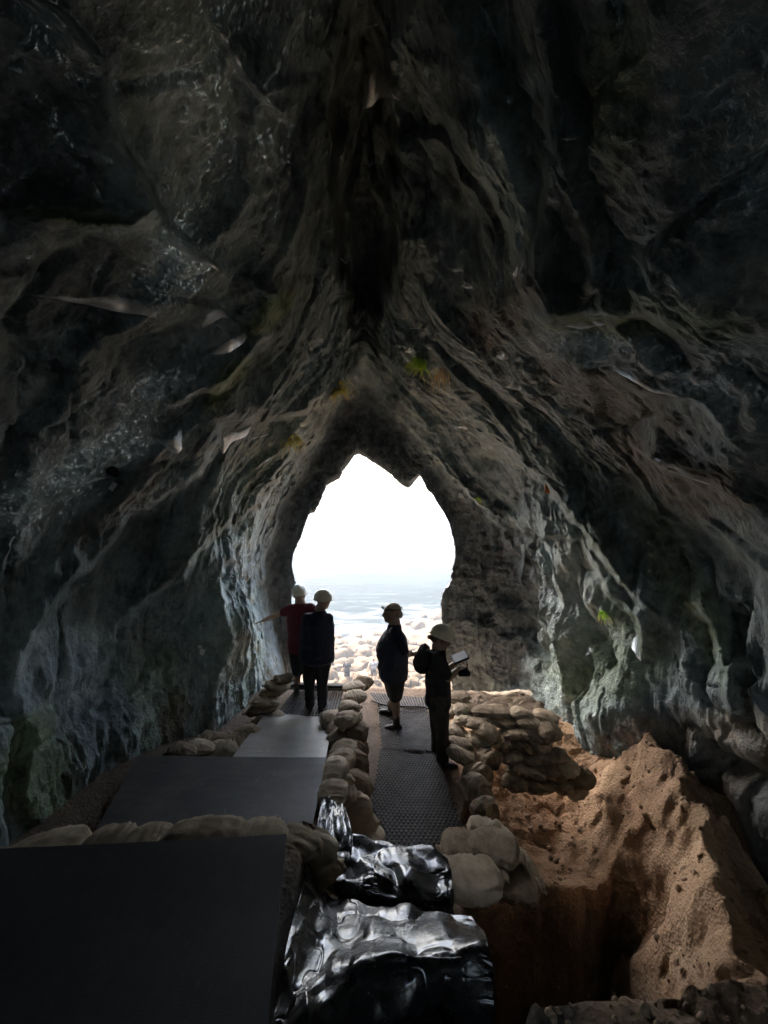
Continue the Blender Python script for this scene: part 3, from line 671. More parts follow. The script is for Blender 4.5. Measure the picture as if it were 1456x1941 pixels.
sheet('plastic_sheet', [
   [P(640,1596,3.0), P(700,1598,3.0), P(760,1608,3.0), P(846,1622,2.95)],
   [P(628,1640,2.75), P(700,1630,2.75), P(775,1645,2.72), P(856,1655,2.72)],
   [P(620,1680,2.55), P(700,1685,2.5), P(780,1700,2.48), P(860,1708,2.5)],
   [P(640,1705,2.5), P(705,1725,2.46), P(785,1740,2.44), P(862,1745,2.45)]], 5, .010, 'crumpled black plastic sheet at the end of the mats beside the heap')
sheet('plastic_sheet', [
   [P(585,1618,2.60), P(650,1705,2.40), P(720,1714,2.32), P(800,1716,2.28), P(892,1726,2.2)],
   [P(570,1690,2.15), P(640,1740,2.15), P(715,1740,2.12), P(800,1745,2.1), P(915,1752,2.05)],
   [P(545,1780,1.85), P(625,1790,1.88), P(700,1788,1.90), P(790,1792,1.88), P(925,1790,1.85)],
   [P(530,1880,1.60), P(600,1865,1.64), P(690,1830,1.74), P(800,1815,1.80), P(935,1840,1.78)],
   [P(500,1990,1.42), P(590,1960,1.50), P(700,1930,1.66), P(810,1900,1.74), P(935,1900,1.76)],
   [P(490,2200,1.40), P(600,2180,1.48), P(710,2140,1.60), P(820,2080,1.70), P(930,2000,1.74)]], 12, .009, 'large glossy black plastic sheet draped over the bench in the foreground', n=200)
sheet('plastic_sheet', [
   [P(612,1512,3.5), P(632,1516,3.5), P(655,1524,3.5)],
   [P(604,1550,3.2), P(632,1548,3.22), P(660,1550,3.22)],
   [P(600,1590,2.95), P(630,1600,2.9), P(668,1590,2.95)],
   [P(598,1650,2.7), P(625,1660,2.7), P(664,1630,2.8)]], 21, .006, 'narrow fold of black plastic hanging between the dark board and the dividing wall', n=70)
M['clear_plastic'] = simple('milky_plastic', (.30, .32, .36), .25, .2, 10, .3, .01, .8)

# ================================================================== people
def solid(name, blobs, mat, parent, voxel=.012, smooth=9):
    """union of ellipsoids/tapered limbs grown into one continuous surface.
       blob: ('s', centre, (rx,ry,rz), rotation or None) or ('l', p0, r0, p1, r1[, flat])"""
    bm = bmesh.new()
    def ell(c, r, R=None, seg=2):
        mt = Matrix.Translation(c) @ (R.to_4x4() if R else Matrix.Identity(4)) @ Matrix.Diagonal((*r, 1))
        bmesh.ops.create_icosphere(bm, subdivisions=seg, radius=1, matrix=mt)
    for b in blobs:
        if b[0] == 's': ell(Vector(b[1]), b[2], b[3] if len(b) > 3 else None, 3)
        else:
            p0, r0, p1, r1 = Vector(b[1]), b[2], Vector(b[3]), b[4]; L = (p1 - p0).length; n = max(2, int(L / (min(r0, r1) * .45)) + 1)
            for i in range(n + 1):
                f = i / n; r = r0 + (r1 - r0) * f
                if len(b) > 5: r *= 1 + b[5] * math.sin(math.pi * min(1, f * 1.25)) 
                ell(p0.lerp(p1, f), (r, r, r))
    me = bpy.data.meshes.new(name); bm.to_mesh(me); bm.free()
    o = bpy.data.objects.new(name, me); C.objects.link(o)
    md = o.modifiers.new('r', 'REMESH'); md.mode = 'VOXEL'; md.voxel_size = voxel
    ms = o.modifiers.new('s', 'SMOOTH'); ms.iterations = smooth; ms.factor = .6
    dg = bpy.context.evaluated_depsgraph_get(); dg.update()
    nm = bpy.data.meshes.new_from_object(o.evaluated_get(dg)); o.modifiers.clear(); o.data = nm; nm.name = name
    nm.materials.clear(); nm.materials.append(mat); nm.polygons.foreach_set('use_smooth', [True] * len(nm.polygons))
    # cloth wrinkles / slight organic unevenness
    co = np.empty(len(nm.vertices) * 3, np.float32); nm.vertices.foreach_get('co', co); co = co.reshape(-1, 3).astype(float)
    no = np.empty(len(nm.vertices) * 3, np.float32); nm.vertices.foreach_get('normal', no); no = no.reshape(-1, 3)
    k = {'shirt': .012, 'jacket': .014, 'trousers': .012, 'shorts': .012}.get(name, 0)
    if k: co += no * (k * ridged((co + .08 * np.stack([vnoise(co * 4, 1), vnoise(co * 4, 2), vnoise(co * 4, 3)], -1)) * np.array([6, 6, 6]), 3, len(co) % 50))[:, None]; nm.vertices.foreach_set('co', co.reshape(-1).astype(np.float32)); nm.update()
    if parent: o.parent = parent
    return o
M['skin'] = simple('skin', (.28, .17, .12), .55, .08, 20, .1, .002)
M['red'] = simple('red_shirt', (.10, .010, .022), .85, .15, 6, .3, .004, .2)
M['navy'] = simple('navy_cloth', (.014, .017, .034), .85, .2, 6, .3, .004, .2)
M['blackcloth'] = simple('black_cloth', (.014, .014, .016), .85, .2, 6, .3, .004, .2)
M['khaki'] = simple('dark_trousers', (.05, .045, .038), .85, .2, 6, .3, .004, .2)
M['helmet'] = simple('cream_helmet', (.62, .58, .44), .35, .05, 6, .05, .002)
M['hair'] = simple('brown_hair', (.10, .065, .04), .6, .3, 30, .6, .004, bscale=90, stretch=(1, 1, .2))
M['greyhair'] = simple('grey_hair', (.42, .38, .30), .6, .3, 30, .6, .004, bscale=90)
M['boot'] = simple('dark_boot', (.03, .026, .022), .6, .2, 12, .3, .003)
M['grey'] = simple('grey_cloth', (.22, .21, .2), .85, .2, 6, .3, .004, .2)
EYEW = simple('eye', (.02, .015, .012), .15, .1, 5, 0)
def rotz(a): return Matrix.Rotation(RAD(a), 3, 'Z')
def hand(out, wrist, d, palmn, s=1.0, curl=.5, side=1):
    """append palm, five bent fingers and a thumb; d = pointing direction, palmn = palm normal"""
    d = Vector(d).normalized(); n = Vector(palmn); n = (n - d * n.dot(d)).normalized(); x = d.cross(n) * side
    w = Vector(wrist)
    for k in (-1.1, -.35, .35, 1.1):
        out.append(('l', w + d * .015 * s + x * k * .012 * s, .015 * s, w + d * .085 * s + x * k * .022 * s, .0135 * s))
    for k, L in ((-1.1, .062), (-.36, .074), (.36, .070), (1.08, .056)):
        p = w + d * .088 * s + x * k * .022 * s; dd = (d * math.cos(curl * .5) + n * math.sin(curl * .5) + x * k * .06).normalized(); q = p + dd * L * .5 * s
        d2 = (d * math.cos(curl * 1.5) + n * math.sin(curl * 1.5)).normalized(); r = q + d2 * L * .5 * s
        out.append(('l', p, .0095 * s, q, .0088 * s)); out.append(('l', q, .0088 * s, r, .0075 * s))
    p = w + d * .02 * s - x * .026 * s; q = p + (d * .6 - x * .8 + n * .3).normalized() * .035 * s; r = q + (d * .9 - x * .25 + n * .4).normalized() * .032 * s
    out.append(('l', p, .013 * s, q, .011 * s)); out.append(('l', q, .011 * s, r, .009 * s))
def head(out, c, yaw, tilt=0, s=1.0):
    """skull, jaw, nose, lips, ears; yaw 0 = looking towards +Y (the sea), positive turns left"""
    R = rotz(yaw) @ Matrix.Rotation(RAD(-tilt), 3, 'X'); c = Vector(c)
    def q(x, y, z): return c + R @ Vector((x, y, z)) * s
    def e(p, r): out.append(('s', q(*p), tuple(k * s for k in r), R))
    e((0, -.012, .030), (.074, .094, .082)); e((0, .022, -.020), (.062, .072, .088)); e((0, .058, -.082), (.036, .032, .028)); e((0, .020, -.060), (.052, .06, .044))
    e((0, .094, -.012), (.011, .016, .024)); e((0, .104, -.030), (.015, .014, .012)); e((0, .086, .022), (.046, .012, .012))
    e((0, .086, -.056), (.024, .012, .007)); e((0, .084, -.066), (.021, .012, .007))
    for sx in (-1, 1):
        e((sx * .076, -.008, -.012), (.010, .020, .032)); e((sx * .034, .070, -.022), (.022, .02, .02))
    return q, R
def face_parts(q, R, par, s=1.0):
    for sx in (-1, 1):
        bm = bmesh.new(); bmesh.ops.create_icosphere(bm, subdivisions=2, radius=.0125 * s, matrix=Matrix.Translation(q(sx * .031, .083, .004)))
        me = bpy.data.meshes.new('eye'); bm.to_mesh(me); bm.free(); link('eye', me, EYEW, par)
def helmet_mesh(name, q, R, mat, par, s=1.0, brim=.03):
    n, m = 14, 36; th = np.linspace(0, math.pi / 2 * 1.12, n)[:, None]; a = np.linspace(0, 2 * np.pi, m, endpoint=False)[None, :]
    X = .096 * np.sin(th) * np.cos(a); Y = .124 * np.sin(th) * np.sin(a) - .008; Z = .040 + .092 * np.cos(th) + 0 * a
    Z += .006 * np.cos(4 * a) * np.sin(th) 
    br = np.array([1.0, 1.06])[:, None]; fr = 1 + brim / .12 * np.clip(np.sin(a), 0, 1) ** 1.5 + .05
    X = np.concatenate([X, .096 * np.cos(a) * fr, .094 * np.cos(a) * fr]); Y = np.concatenate([Y, .124 * np.sin(a) * fr - .008, .122 * np.sin(a) * fr - .008]); Z = np.concatenate([Z, 0 * a + .004, 0 * a - .002])
    pts = np.stack([X, Y, Z], -1); W = np.array([[tuple(q(*p)) for p in row] for row in pts])
    me = grid_mesh(name, W, wrap=True); o = link(name, me, mat, par); md = o.modifiers.new('t', 'SOLIDIFY'); md.thickness = .004; return o
def person(label, group=None):
    return label
def boot(out, ankle, yaw, s=1.0):
    R = rotz(yaw); a = Vector(ankle)
    out.append(('l', a + Vector((0, 0, .10)), .052 * s, a + Vector((0, 0, -.02)), .050 * s))
    out.append(('s', a + R @ Vector((0, .055 * s, -.045)), (.046 * s, .13 * s, .038), R)); out.append(('s', a + R @ Vector((0, .13 * s, -.055)), (.046 * s, .055 * s, .03), R)); out.append(('s', a + R @ Vector((0, -.03, -.05)), (.04 * s, .05, .035), R))

def build(label, J, yaw, head_yaw, tilt, cloth, group='visitors standing in the cave', stout=1.0, vox=.011):
    stout *= 1.13
    """J maps joint names to world points"""
    body = []; z = lambda k: Vector(J[k])
    hs = 1.22; hc = z('head') - Vector((0, 0, .035)); q, R = head(body, hc, head_yaw, tilt, hs)
    neck = z('neck'); sp = rotz(yaw)
    body.append(('l', q(0, -.02, -.06), .068, neck, .085))
    sl, sr, hl, hr = z('sl'), z('sr'), z('hl'), z('hr'); chest = (sl + sr) / 2; hip = (hl + hr) / 2
    body.append(('l', sl, .055, sr, .055)); st = stout
    for f, rx, ry in ((0.02, .165, .10), (.22, .175 * st, .125 * st), (.45, .165 * st, .125 * st), (.7, .165 * st, .125 * st), (.98, .175 * st, .125 * st)):
        body.append(('s', chest.lerp(hip, f) + Vector((0, 0, -.03 * (1 - f))), (rx, ry, .12), sp))
    for s in 'lr':
        body += [('l', z('s' + s), .056, z('e' + s), .042, .06), ('l', z('e' + s), .046, z('w' + s), .034, .08)]
        body += [('l', z('h' + s), .095, z('k' + s), .062), ('l', z('k' + s), .060, z('a' + s), .040, .15)]
        hd = J.get('hd' + s) or (z('w' + s) - z('e' + s)); hand(body, z('w' + s), hd, J.get('pn' + s, Vector((1 if s == 'l' else -1, 0, 0)) @ Matrix.Identity(3)), 1.0, J.get('curl', .5), 1 if s == 'l' else -1)
        body.append(('s', z('a' + s) + rotz(J.get('fy' + s, yaw)) @ Vector((0, .06, -.05)), (.04, .11, .032), rotz(J.get('fy' + s, yaw))))
    o = solid('person', body, M['skin'], None, vox); tag(o, label, 'person', group)
    face_parts(q, R, o, hs)
    cm = cloth
    tor = []; prof_ = ((-.03, .17, .105), (.12, .195 * st, .13 * st), (.3, .20 * st, .145 * st), (.5, .195 * st, .15 * st), (.7, .195 * st, .15 * st), (.9, .205 * st, .152 * st), (1.05, .21 * st, .155 * st))
    for f in np.linspace(-.03, 1.05, 22):
        rx = float(np.interp(f, [p_[0] for p_ in prof_], [p_[1] for p_ in prof_])); ry = float(np.interp(f, [p_[0] for p_ in prof_], [p_[2] for p_ in prof_]))
        tor.append(('s', chest.lerp(hip, f) + Vector((0, 0, -.03)), (rx, ry, .10), sp))
    tor.append(('l', sl, .075, sr, .075)); tor.append(('l', neck - Vector((0, 0, .03)), .07, neck - Vector((0, 0, .08)), .10))
    sleeve = cm.get('sleeve', .55)
    for s in 'lr':
        a, b, w = z('s' + s), z('e' + s), z('w' + s)
        if sleeve <= 1: tor.append(('l', a, .078, a.lerp(b, sleeve), .068))
        else: tor += [('l', a, .078, b, .062), ('l', b, .062, b.lerp(w, sleeve - 1), .045)]
    tor += cm.get('extra_top', [])
    solid(cm.get('top_name', 'shirt'), tor, M[cm['top']], o, vox)
    leg = [('s', hip + Vector((0, 0, .02)), (.185 * st, .14 * st, .13), sp)]
    for s in 'lr':
        h, k, a = z('h' + s), z('k' + s), z('a' + s); ln = cm.get('leg', 2)
        if ln < 1.2: leg.append(('l', h, .125 * st, h.lerp(k, ln), .098))
        else: leg += [('l', h, .118 * st, k, .082), ('l', k, .082, a + Vector((0, 0, .03)), .072)]
    solid(cm.get('leg_name', 'trousers'), leg, M[cm['legs']], o, vox)
    for s in 'lr':
        bt = []; boot(bt, z('a' + s), J.get('fy' + s, yaw)); solid('boot', bt, M['boot'], o, vox, 2)
    return o, q, R
def JJ(d, **k):
    return {n: (P(v[0], v[1], d + (v[2] if len(v) > 2 else 0)) if isinstance(v, tuple) and n not in ('hdl', 'hdr', 'pnl', 'pnr') else (Vector(v) if isinstance(v, tuple) else v)) for n, v in k.items()}

# person with outstretched arm (back left)
J = JJ(6.75, head=(567, 1123), neck=(569, 1140), sl=(551, 1154), sr=(590, 1152), el=(524, 1166, .05), wl=(500, 1176, .1), er=(600, 1180, .1), wr=(600, 1210, .15),
       hl=(561, 1222), hr=(583, 1222), kl=(564, 1268), kr=(583, 1268, .05), al=(563, 1308), ar=(584, 1307, .12), hdl=(-1, .1, -.35), pnl=(0, 0, -1), curl=.25, fyl=10, fyr=-10)
p1, q, R = build('person in a red shirt and dark shorts with left arm stretched out towards the wall', J, 0, 12, 4, dict(top='red', sleeve=.5, legs='blackcloth', leg=1.05, leg_name='shorts'))
helmet_mesh('helmet', q, R, M['helmet'], p1, 1, .0)
# man in navy, seen from behind
J = JJ(6.12, head=(613, 1133), neck=(607, 1154), sl=(582, 1172), sr=(622, 1172), el=(576, 1214, .05), wl=(580, 1250, .15), er=(627, 1214, .08), wr=(627, 1250, -.02),
       hl=(589, 1240), hr=(612, 1240), kl=(586, 1293, .03), kr=(611, 1293, .03), al=(588, 1338, .05), ar=(611, 1337, .1), hdr=(.02, .02, -1), pnr=(-1, 0, 0), fyl=25, fyr=-25)
p2, q, R = build('tall broad man in navy jacket and black trousers seen from behind', J, -8, -35, 8, dict(top='navy', top_name='jacket', sleeve=1.8, legs='blackcloth'), stout=1.14)
helmet_mesh('helmet', q, R, M['helmet'], p2, 1, .0)
# woman in shorts facing left
J = JJ(5.75, head=(743, 1157), neck=(748, 1180), sl=(744, 1198, .18), sr=(750, 1198, -.18), el=(762, 1232, .2), wl=(772, 1240, .05), er=(766, 1232, -.2), wr=(774, 1242, -.03),
       hl=(744, 1270, .10), hr=(748, 1270, -.10), kl=(747, 1318, .12), kr=(750, 1322, -.08), al=(741, 1344, .28), ar=(752, 1372, -.06), hdl=(.9, -.2, .1), hdr=(.9, .2, .05), pnl=(0, -1, 0), pnr=(0, 1, 0), curl=.9, fyl=80, fyr=95)
belly = [('s', P(734, 1232, 5.75), (.15, .19, .22)), ('s', P(736, 1262, 5.75), (.15, .19, .12)), ('s', P(752, 1225, 5.75), (.14, .18, .22))]
p3, q, R = build('person in profile facing left in dark loose top, shorts and boots wearing a headlamp', J, 90, 88, 2, dict(top='navy', top_name='jacket', sleeve=1.3, legs='blackcloth', leg=.92, leg_name='shorts', extra_top=belly), stout=1.16)
hb = [('s', q(0, -.02, .05), (.085, .105, .082), R), ('s', q(0, -.085, -.02), (.06, .05, .06), R)]; solid('hair', hb, M['greyhair'], p3, .01)
solid('headlamp', [('s', q(0, .105, .066), (.026, .02, .02), R), ('s', q(0, .09, .06), (.03, .02, .014), R)], M['helmet'], p3, .006, 2)
st_ = tube('headlamp_strap', [q(.090 * math.cos(a), -.01 + .108 * math.sin(a), .052) for a in np.linspace(0, 2 * math.pi, 30)], .007, M['blackcloth'], p3)
# helmeted person with tablet (right)
J = JJ(5.05, head=(838, 1203), neck=(831, 1226), sl=(826, 1246, .17), sr=(832, 1246, -.16), el=(838, 1276, .2), wl=(862, 1258, .1), er=(850, 1286, -.18), wr=(868, 1270, -.08),
       hl=(829, 1322, .10), hr=(833, 1322, -.10), kl=(828, 1384, .14), kr=(838, 1386, -.10), al=(828, 1440, .16), ar=(840, 1444, -.10), hdl=(1, -.05, .35), hdr=(1, .05, .2), pnl=(0, -.3, 1), pnr=(0, .2, 1), curl=1.0, fyl=-80, fyr=-95)
p4, q, R = build('person in a pale helmet facing right and holding a tablet in both hands', J, -84, -78, 22, dict(top='blackcloth', sleeve=.8, legs='khaki'), stout=.88)
helmet_mesh('helmet', q, R, M['helmet'], p4, 1.05, .035)
solid('hair', [('s', q(0, -.075, -.02), (.06, .045, .07), R), ('s', q(0, -.125, -.035), (.03, .035, .03), R)], M['hair'], p4, .01)
# things carried
bp = empty('backpack', P(800, 1246, 5.07), 'small dark backpack worn by the person in the pale helmet', 'backpack')
inv = Matrix.Translation(-bp.location)
def kid(o, par): o.parent = par; o.matrix_parent_inverse = Matrix.Translation(-par.location); return o
kid(solid('pack_body', [('s', P(802, 1250, 5.07), (.11, .14, .13)), ('s', P(800, 1262, 5.07), (.105, .14, .09)), ('s', P(805, 1236, 5.07), (.08, .12, .10)), ('s', P(806, 1226, 5.07), (.025, .04, .05))], M['blackcloth'], None, .011), bp)
kid(solid('front_pocket', [('s', P(793, 1256, 5.07), (.07, .11, .075))], M['khaki'], None, .011), bp)
for dy in (-.12, .12):
    kid(tube('strap', spline([P(808, 1232, 5.07 + dy), P(822, 1236, 5.07 + dy), P(838, 1246, 5.07 + dy), P(834, 1268, 5.07 + dy), P(812, 1274, 5.07 + dy)]), .016, M['grey']), bp)
M['tabletcase'] = simple('matte_black', (.01, .01, .011), .9, .1, 4, 0, spec=.08)
tb = empty('tablet', P(872, 1247, 5.08), 'dark tablet held in both hands by the person in the pale helmet', 'tablet')
kid(box_obj('tablet_case', P(872, 1246, 5.1), (.20, .26, .016), 0, M['tabletcase'], bev=.005, ry=RAD(-22)), tb)
M['screen'] = simple('dark_screen', (.02, .022, .025), .6, .1, 4, 0, spec=.1)
kid(box_obj('screen', P(871.5, 1244.3, 5.1), (.175, .23, .004), 0, M['screen'], bev=.0015, ry=RAD(-22)), tb)
cs = box_obj('notebook', P(878, 1273, 4.98), (.14, .19, .045), 0, M['tabletcase'], bev=.008, ry=RAD(-3)); tag(cs, 'thick black notebook held below the tablet in the right hand', 'notebook')
# two visitors down on the beach
def beach_pt(px, py):
    r = ray(px, py); 
    for i in range(300, 1100):
        d = i * .1; p = P(px, py, d)
        if p.z < float(beach_h(np.array([p.x]), np.array([p.y]))[0]): return p
    return P(px, py, 42)
def small_person(px, py, top, legs, label, hair='hair', wide=1.0):
    f = beach_pt(px, py); f.z -= .05; b = []
    V_ = lambda x, y, z: f + Vector((x, y, z))
    q, R = head(b, V_(0, 0, 1.62), 20, 0, 1.0); b.append(('l', V_(0, 0, 1.5), .06, V_(0, 0, 1.42), .07))
    for s in (-1, 1):
        b += [('l', V_(.19 * s, 0, 1.40), .06, V_(.27 * s, 0, 1.10), .045), ('l', V_(.27 * s, 0, 1.10), .045, V_(.28 * s, .06, .84), .035), ('l', V_(.10 * s, 0, .9), .10, V_(.12 * s, .03, .48), .065), ('l', V_(.12 * s, .03, .48), .06, V_(.13 * s, -.02, .07), .045), ('s', V_(.13 * s, .05, .04), (.05, .12, .04))]
        hand(b, V_(.28 * s, .06, .84), (0, 0, -1), (-s, 0, 0), 1, .5, s)
    b.append(('s', V_(0, 0, 1.2), (.18, .11, .3)))
    o = solid('person', b, M['skin'], None, .02); tag(o, label, 'person', 'visitors down on the beach')
    solid('shirt', [('s', V_(0, 0, 1.3), (.22 * wide, .14, .18)), ('s', V_(0, 0, 1.05), (.2 * wide, .14, .2)), ('l', V_(-.2, 0, 1.4), .08, V_(-.26, 0, 1.2), .07), ('l', V_(.2, 0, 1.4), .08, V_(.26, 0, 1.2), .07)], M[top], o, .02)
    solid('trousers', [('s', V_(0, 0, .9), (.2, .14, .13))] + [('l', V_(.1 * s, 0, .85), .12, V_(.13 * s, 0, .12 if legs == 'blackcloth' else .5), .08) for s in (-1, 1)], M[legs], o, .02)
    solid('hair', [('s', q(0, -.02, .05), (.085, .10, .08), R)], M[hair], o, .02)
small_person(658, 1293, 'blackcloth', 'blackcloth', 'distant person in black clothes standing on the beach left of the dividing wall')
small_person(708, 1291, 'grey', 'khaki', 'distant person in grey top and shorts on the beach beside a boulder')

# ================================================================== boulders on the beach
ro = random.Random(11)
def boulder_mesh(seed):
    bm = bmesh.new(); bmesh.ops.create_icosphere(bm, subdivisions=4, radius=1)
    co = np.array([tuple(v.co) for v in bm.verts]); rr = 1 + .28 * fbm(co * .9 + seed * 7.1, 3, seed) + .10 * ridged(co * 2.1 + seed, 3, seed + 3)
    cut = np.random.RandomState(seed).normal(size=(9, 3)); cut /= np.linalg.norm(cut, axis=1)[:, None]
    for c_ in cut: dd = co @ c_; rr = np.where(dd * rr > .78, rr * (.78 / np.maximum(dd * rr, 1e-6)) ** .75, rr)
    for v, p, r in zip(bm.verts, co, rr): v.co = Vector(p * r)
    me = bpy.data.meshes.new('boulder'); bm.to_mesh(me); bm.free(); me.materials.append(M['boulder']); me.polygons.foreach_set('use_smooth', [True] * len(me.polygons)); return me
BM = [boulder_mesh(s) for s in range(8)]
def boulder(px, py, wpx, hpx, label, group=None):
    c = beach_pt(px, py) if py > 1215 else PZ(px, py, sea_z + .1)
    s = c.y / FPX; o = bpy.data.objects.new('boulder', BM[ro.randrange(8)]); C.objects.link(o)
    o.location = c + Vector((0, 0, .1 * hpx * s)); o.scale = (wpx * s * .5, wpx * s * .5 * ro.uniform(.8, 1.1), hpx * s * .55); o.rotation_euler = (ro.uniform(-.3, .3), ro.uniform(-.3, .3), ro.uniform(0, 6.3))
    tag(o, label, 'boulder', group)
gB = 'boulders scattered on the beach'
for x, y, w, h, lb in [(792,1190,26,20,'rounded boulder standing in the surf to the right of the woman'),(642,1224,30,18,'low rock at the water line just right of the tall man'),(648,1246,34,28,'large angular boulder on the beach right of the tall man'),
    (722,1222,40,20,'flat boulder at the surf left of the person in shorts'),(830,1168,34,16,'dark rock in the surf next to the right rock face'),(700,1262,34,22,'squarish boulder behind the distant person in grey'),(690,1236,40,20,'wide boulder in the middle of the beach')]:
    boulder(x, y, w, h, lb, gB)
rows = [(1284, 600, 850, 10, 24, 'in the row just below the cave mouth'), (1294, 620, 850, 9, 20, 'in the lowest row against the cave lip'), (1208, 560, 850, 8, 16, 'in the row along the surf'), (1220, 585, 850, 14, 19, 'in the row just above the surf'), (1232, 590, 848, 14, 21, 'in the second row above the surf'), (1245, 590, 845, 13, 23, 'in the middle row of the beach'),
        (1258, 600, 845, 12, 24, 'in the row behind the distant people'), (1272, 610, 845, 11, 24, 'in the row second from the cave mouth'), (1186, 770, 856, 6, 18, 'in the right-hand surf cluster'), (1172, 800, 856, 4, 15, 'in the farthest surf cluster')]
for y0, xa, xb, n, sz, lb in rows:
    for i in range(n):
        x = xa + (xb - xa) * (i + ro.uniform(.1, .9)) / n; w = sz * ro.uniform(.7, 1.5)
        boulder(x, y0 + ro.uniform(-4, 4), w, w * ro.uniform(.55, .85), f'tan boulder {lb}, {ORD[i]} from left', gB)
# ship on the horizon
sh = empty('ship', PZ(685, 941.5, sea_z) if False else P(685, 935.5, 1500), 'long low cargo ship on the hazy horizon', 'ship')
M['ship'] = simple('ship_paint', (.10, .11, .13), .6, .1, .01, 0)
for nm, off, size in (('hull', (0, 0, -2), (60, 8, 4)), ('deckhouse', (23, 0, 3.5), (7, 6, 5)), ('hatch_row', (-5, 0, 1.6), (41, 5, 1.2))):
    o = box_obj(nm, Vector(off), size, 0, M['ship'], sh, bev=.4)
sh.location.z = sea_z + 2

# ================================================================== cobwebs, ferns, tags on the rock
t = NT('dusty_web'); tr = t.n('ShaderNodeBsdfTransparent'); tl = t.n('ShaderNodeBsdfTranslucent'); tl.inputs[0].default_value = (.92, .93, .95, 1)
df = t.n('ShaderNodeBsdfDiffuse'); df.inputs[0].default_value = (.92, .93, .95, 1); m1 = t.n('ShaderNodeMixShader'); m1.inputs[0].default_value = .85; t.l(df.outputs[0], m1.inputs[1]); t.l(tl.outputs[0], m1.inputs[2])
rf = t.n('ShaderNodeBsdfAnisotropic'); rf.inputs['Roughness'].default_value = .46; rf.inputs['Color'].default_value = (.84, .92, 1.0, 1); m0 = t.n('ShaderNodeMixShader'); m0.inputs[0].default_value = .6; t.l(m1.outputs[0], m0.inputs[1]); t.l(rf.outputs[0], m0.inputs[2]); m1 = m0
m2 = t.n('ShaderNodeMixShader'); dens = t.math('MULTIPLY', t.mapr(t.noise(14, 8, .7, (1, 1, 1)), .3, .6, .5, 1), t.attr('dens')); t.l(dens, m2.inputs[0]); t.l(tr.outputs[0], m2.inputs[1]); t.l(m1.outputs[0], m2.inputs[2])
t.l(m2.outputs[0], t.t.nodes['Material Output'].inputs['Surface']); M['web'] = t.m
def web(A, B, label, lift=.30, sag=.3, n=40, dens=1.0):
    """hammock web between an upper edge A and a lower edge B (photo polylines) slung off the rock"""
    A = resample(A, 9); B = resample(B, 9)
    mid = (A[4] + B[4]) / 2; hm_, _, dd_ = wall(mid[0], mid[1], 0); rd = ray(mid[0], mid[1]).normalized()
    for lf in (.12, .2, .3, .45, .6, .8, 1.0, 1.25, 1.5):
        if lf > dd_ * .4: break
        lift = lf; p_ = hm_ - rd * lf; seen = 0
        for tx, tz in ((-.8, 2.2), (.6, 2.2), (-.6, 3.2), (.7, 3.2), (0, 1.2), (0, 2.8)):
            q_ = Vector((tx, 8.6, tz)) - p_
            if bvh_cave.ray_cast(p_, q_.normalized(), q_.length - .2)[0] is None: seen += 1
        if seen >= 4: break
    cpt = hm_ - rd * lift; H = ((Vector((0, 8.6, 2.6)) - cpt).normalized() + (EYE - cpt).normalized()).normalized()   # silk sheet stretched to catch the daylight
    ra_, rb_ = ray(*A[4]).normalized(), ray(*B[4]).normalized(); dl_ = max(-.45, min(.45, (rb_.dot(H) * (dd_ - lift)) / ra_.dot(H) - (dd_ - lift)))
    def hit(p, b):
        h, nn, dd = wall(p[0], p[1], 0); return h, dd
    ha = [hit(p, 0) for p in A]; hb = [hit(p, 0) for p in B]
    da = np.array([h[1] for h in ha]); db = np.array([h[1] for h in hb]); dm = min(np.median(da), np.median(db))
    pa = np.array([tuple(EYE + ray(*p).normalized() * (min(d_, dm * 1.1) - .03 - (lift - dl_ * .5) * k)) for p, d_, k in zip(A, da, np.sin(np.linspace(0, math.pi, 9)) ** .7)])
    e = np.sin(np.linspace(0, math.pi, 9)) ** .7
    pb = np.array([tuple(EYE + ray(*p).normalized() * (min(d_, dm * 1.1) - .03 - (lift + dl_ * .5) * k)) for p, d_, k in zip(B, db, e)])
    C3 = np.stack([pa, pa * .6 + pb * .4 + np.array([0, 0, -.012]) * e[:, None], pb])
    G_ = catmull(C3, np.linspace(0, 1.9999, 18)); G_ = catmull(G_.transpose(1, 0, 2), np.linspace(0, 7.9999, n)).transpose(1, 0, 2)
    G_ = G_ + .006 * vnoise(G_ * 14, 3)[..., None]
    me = grid_mesh('cobweb', G_); v = np.linspace(0, 1, 18)[:, None] + 0 * G_[..., 0]; u = np.linspace(0, 1, n)[None, :] + 0 * v
    add_attr(me, 'dens', dens * (.25 + .75 * v ** 1.2) * np.clip(np.minimum(u, 1 - u) * 7, .15, 1))
    o = link('cobweb', me, M['web']); return tag(o, label, 'cobweb', 'dusty cobwebs slung off the rock')
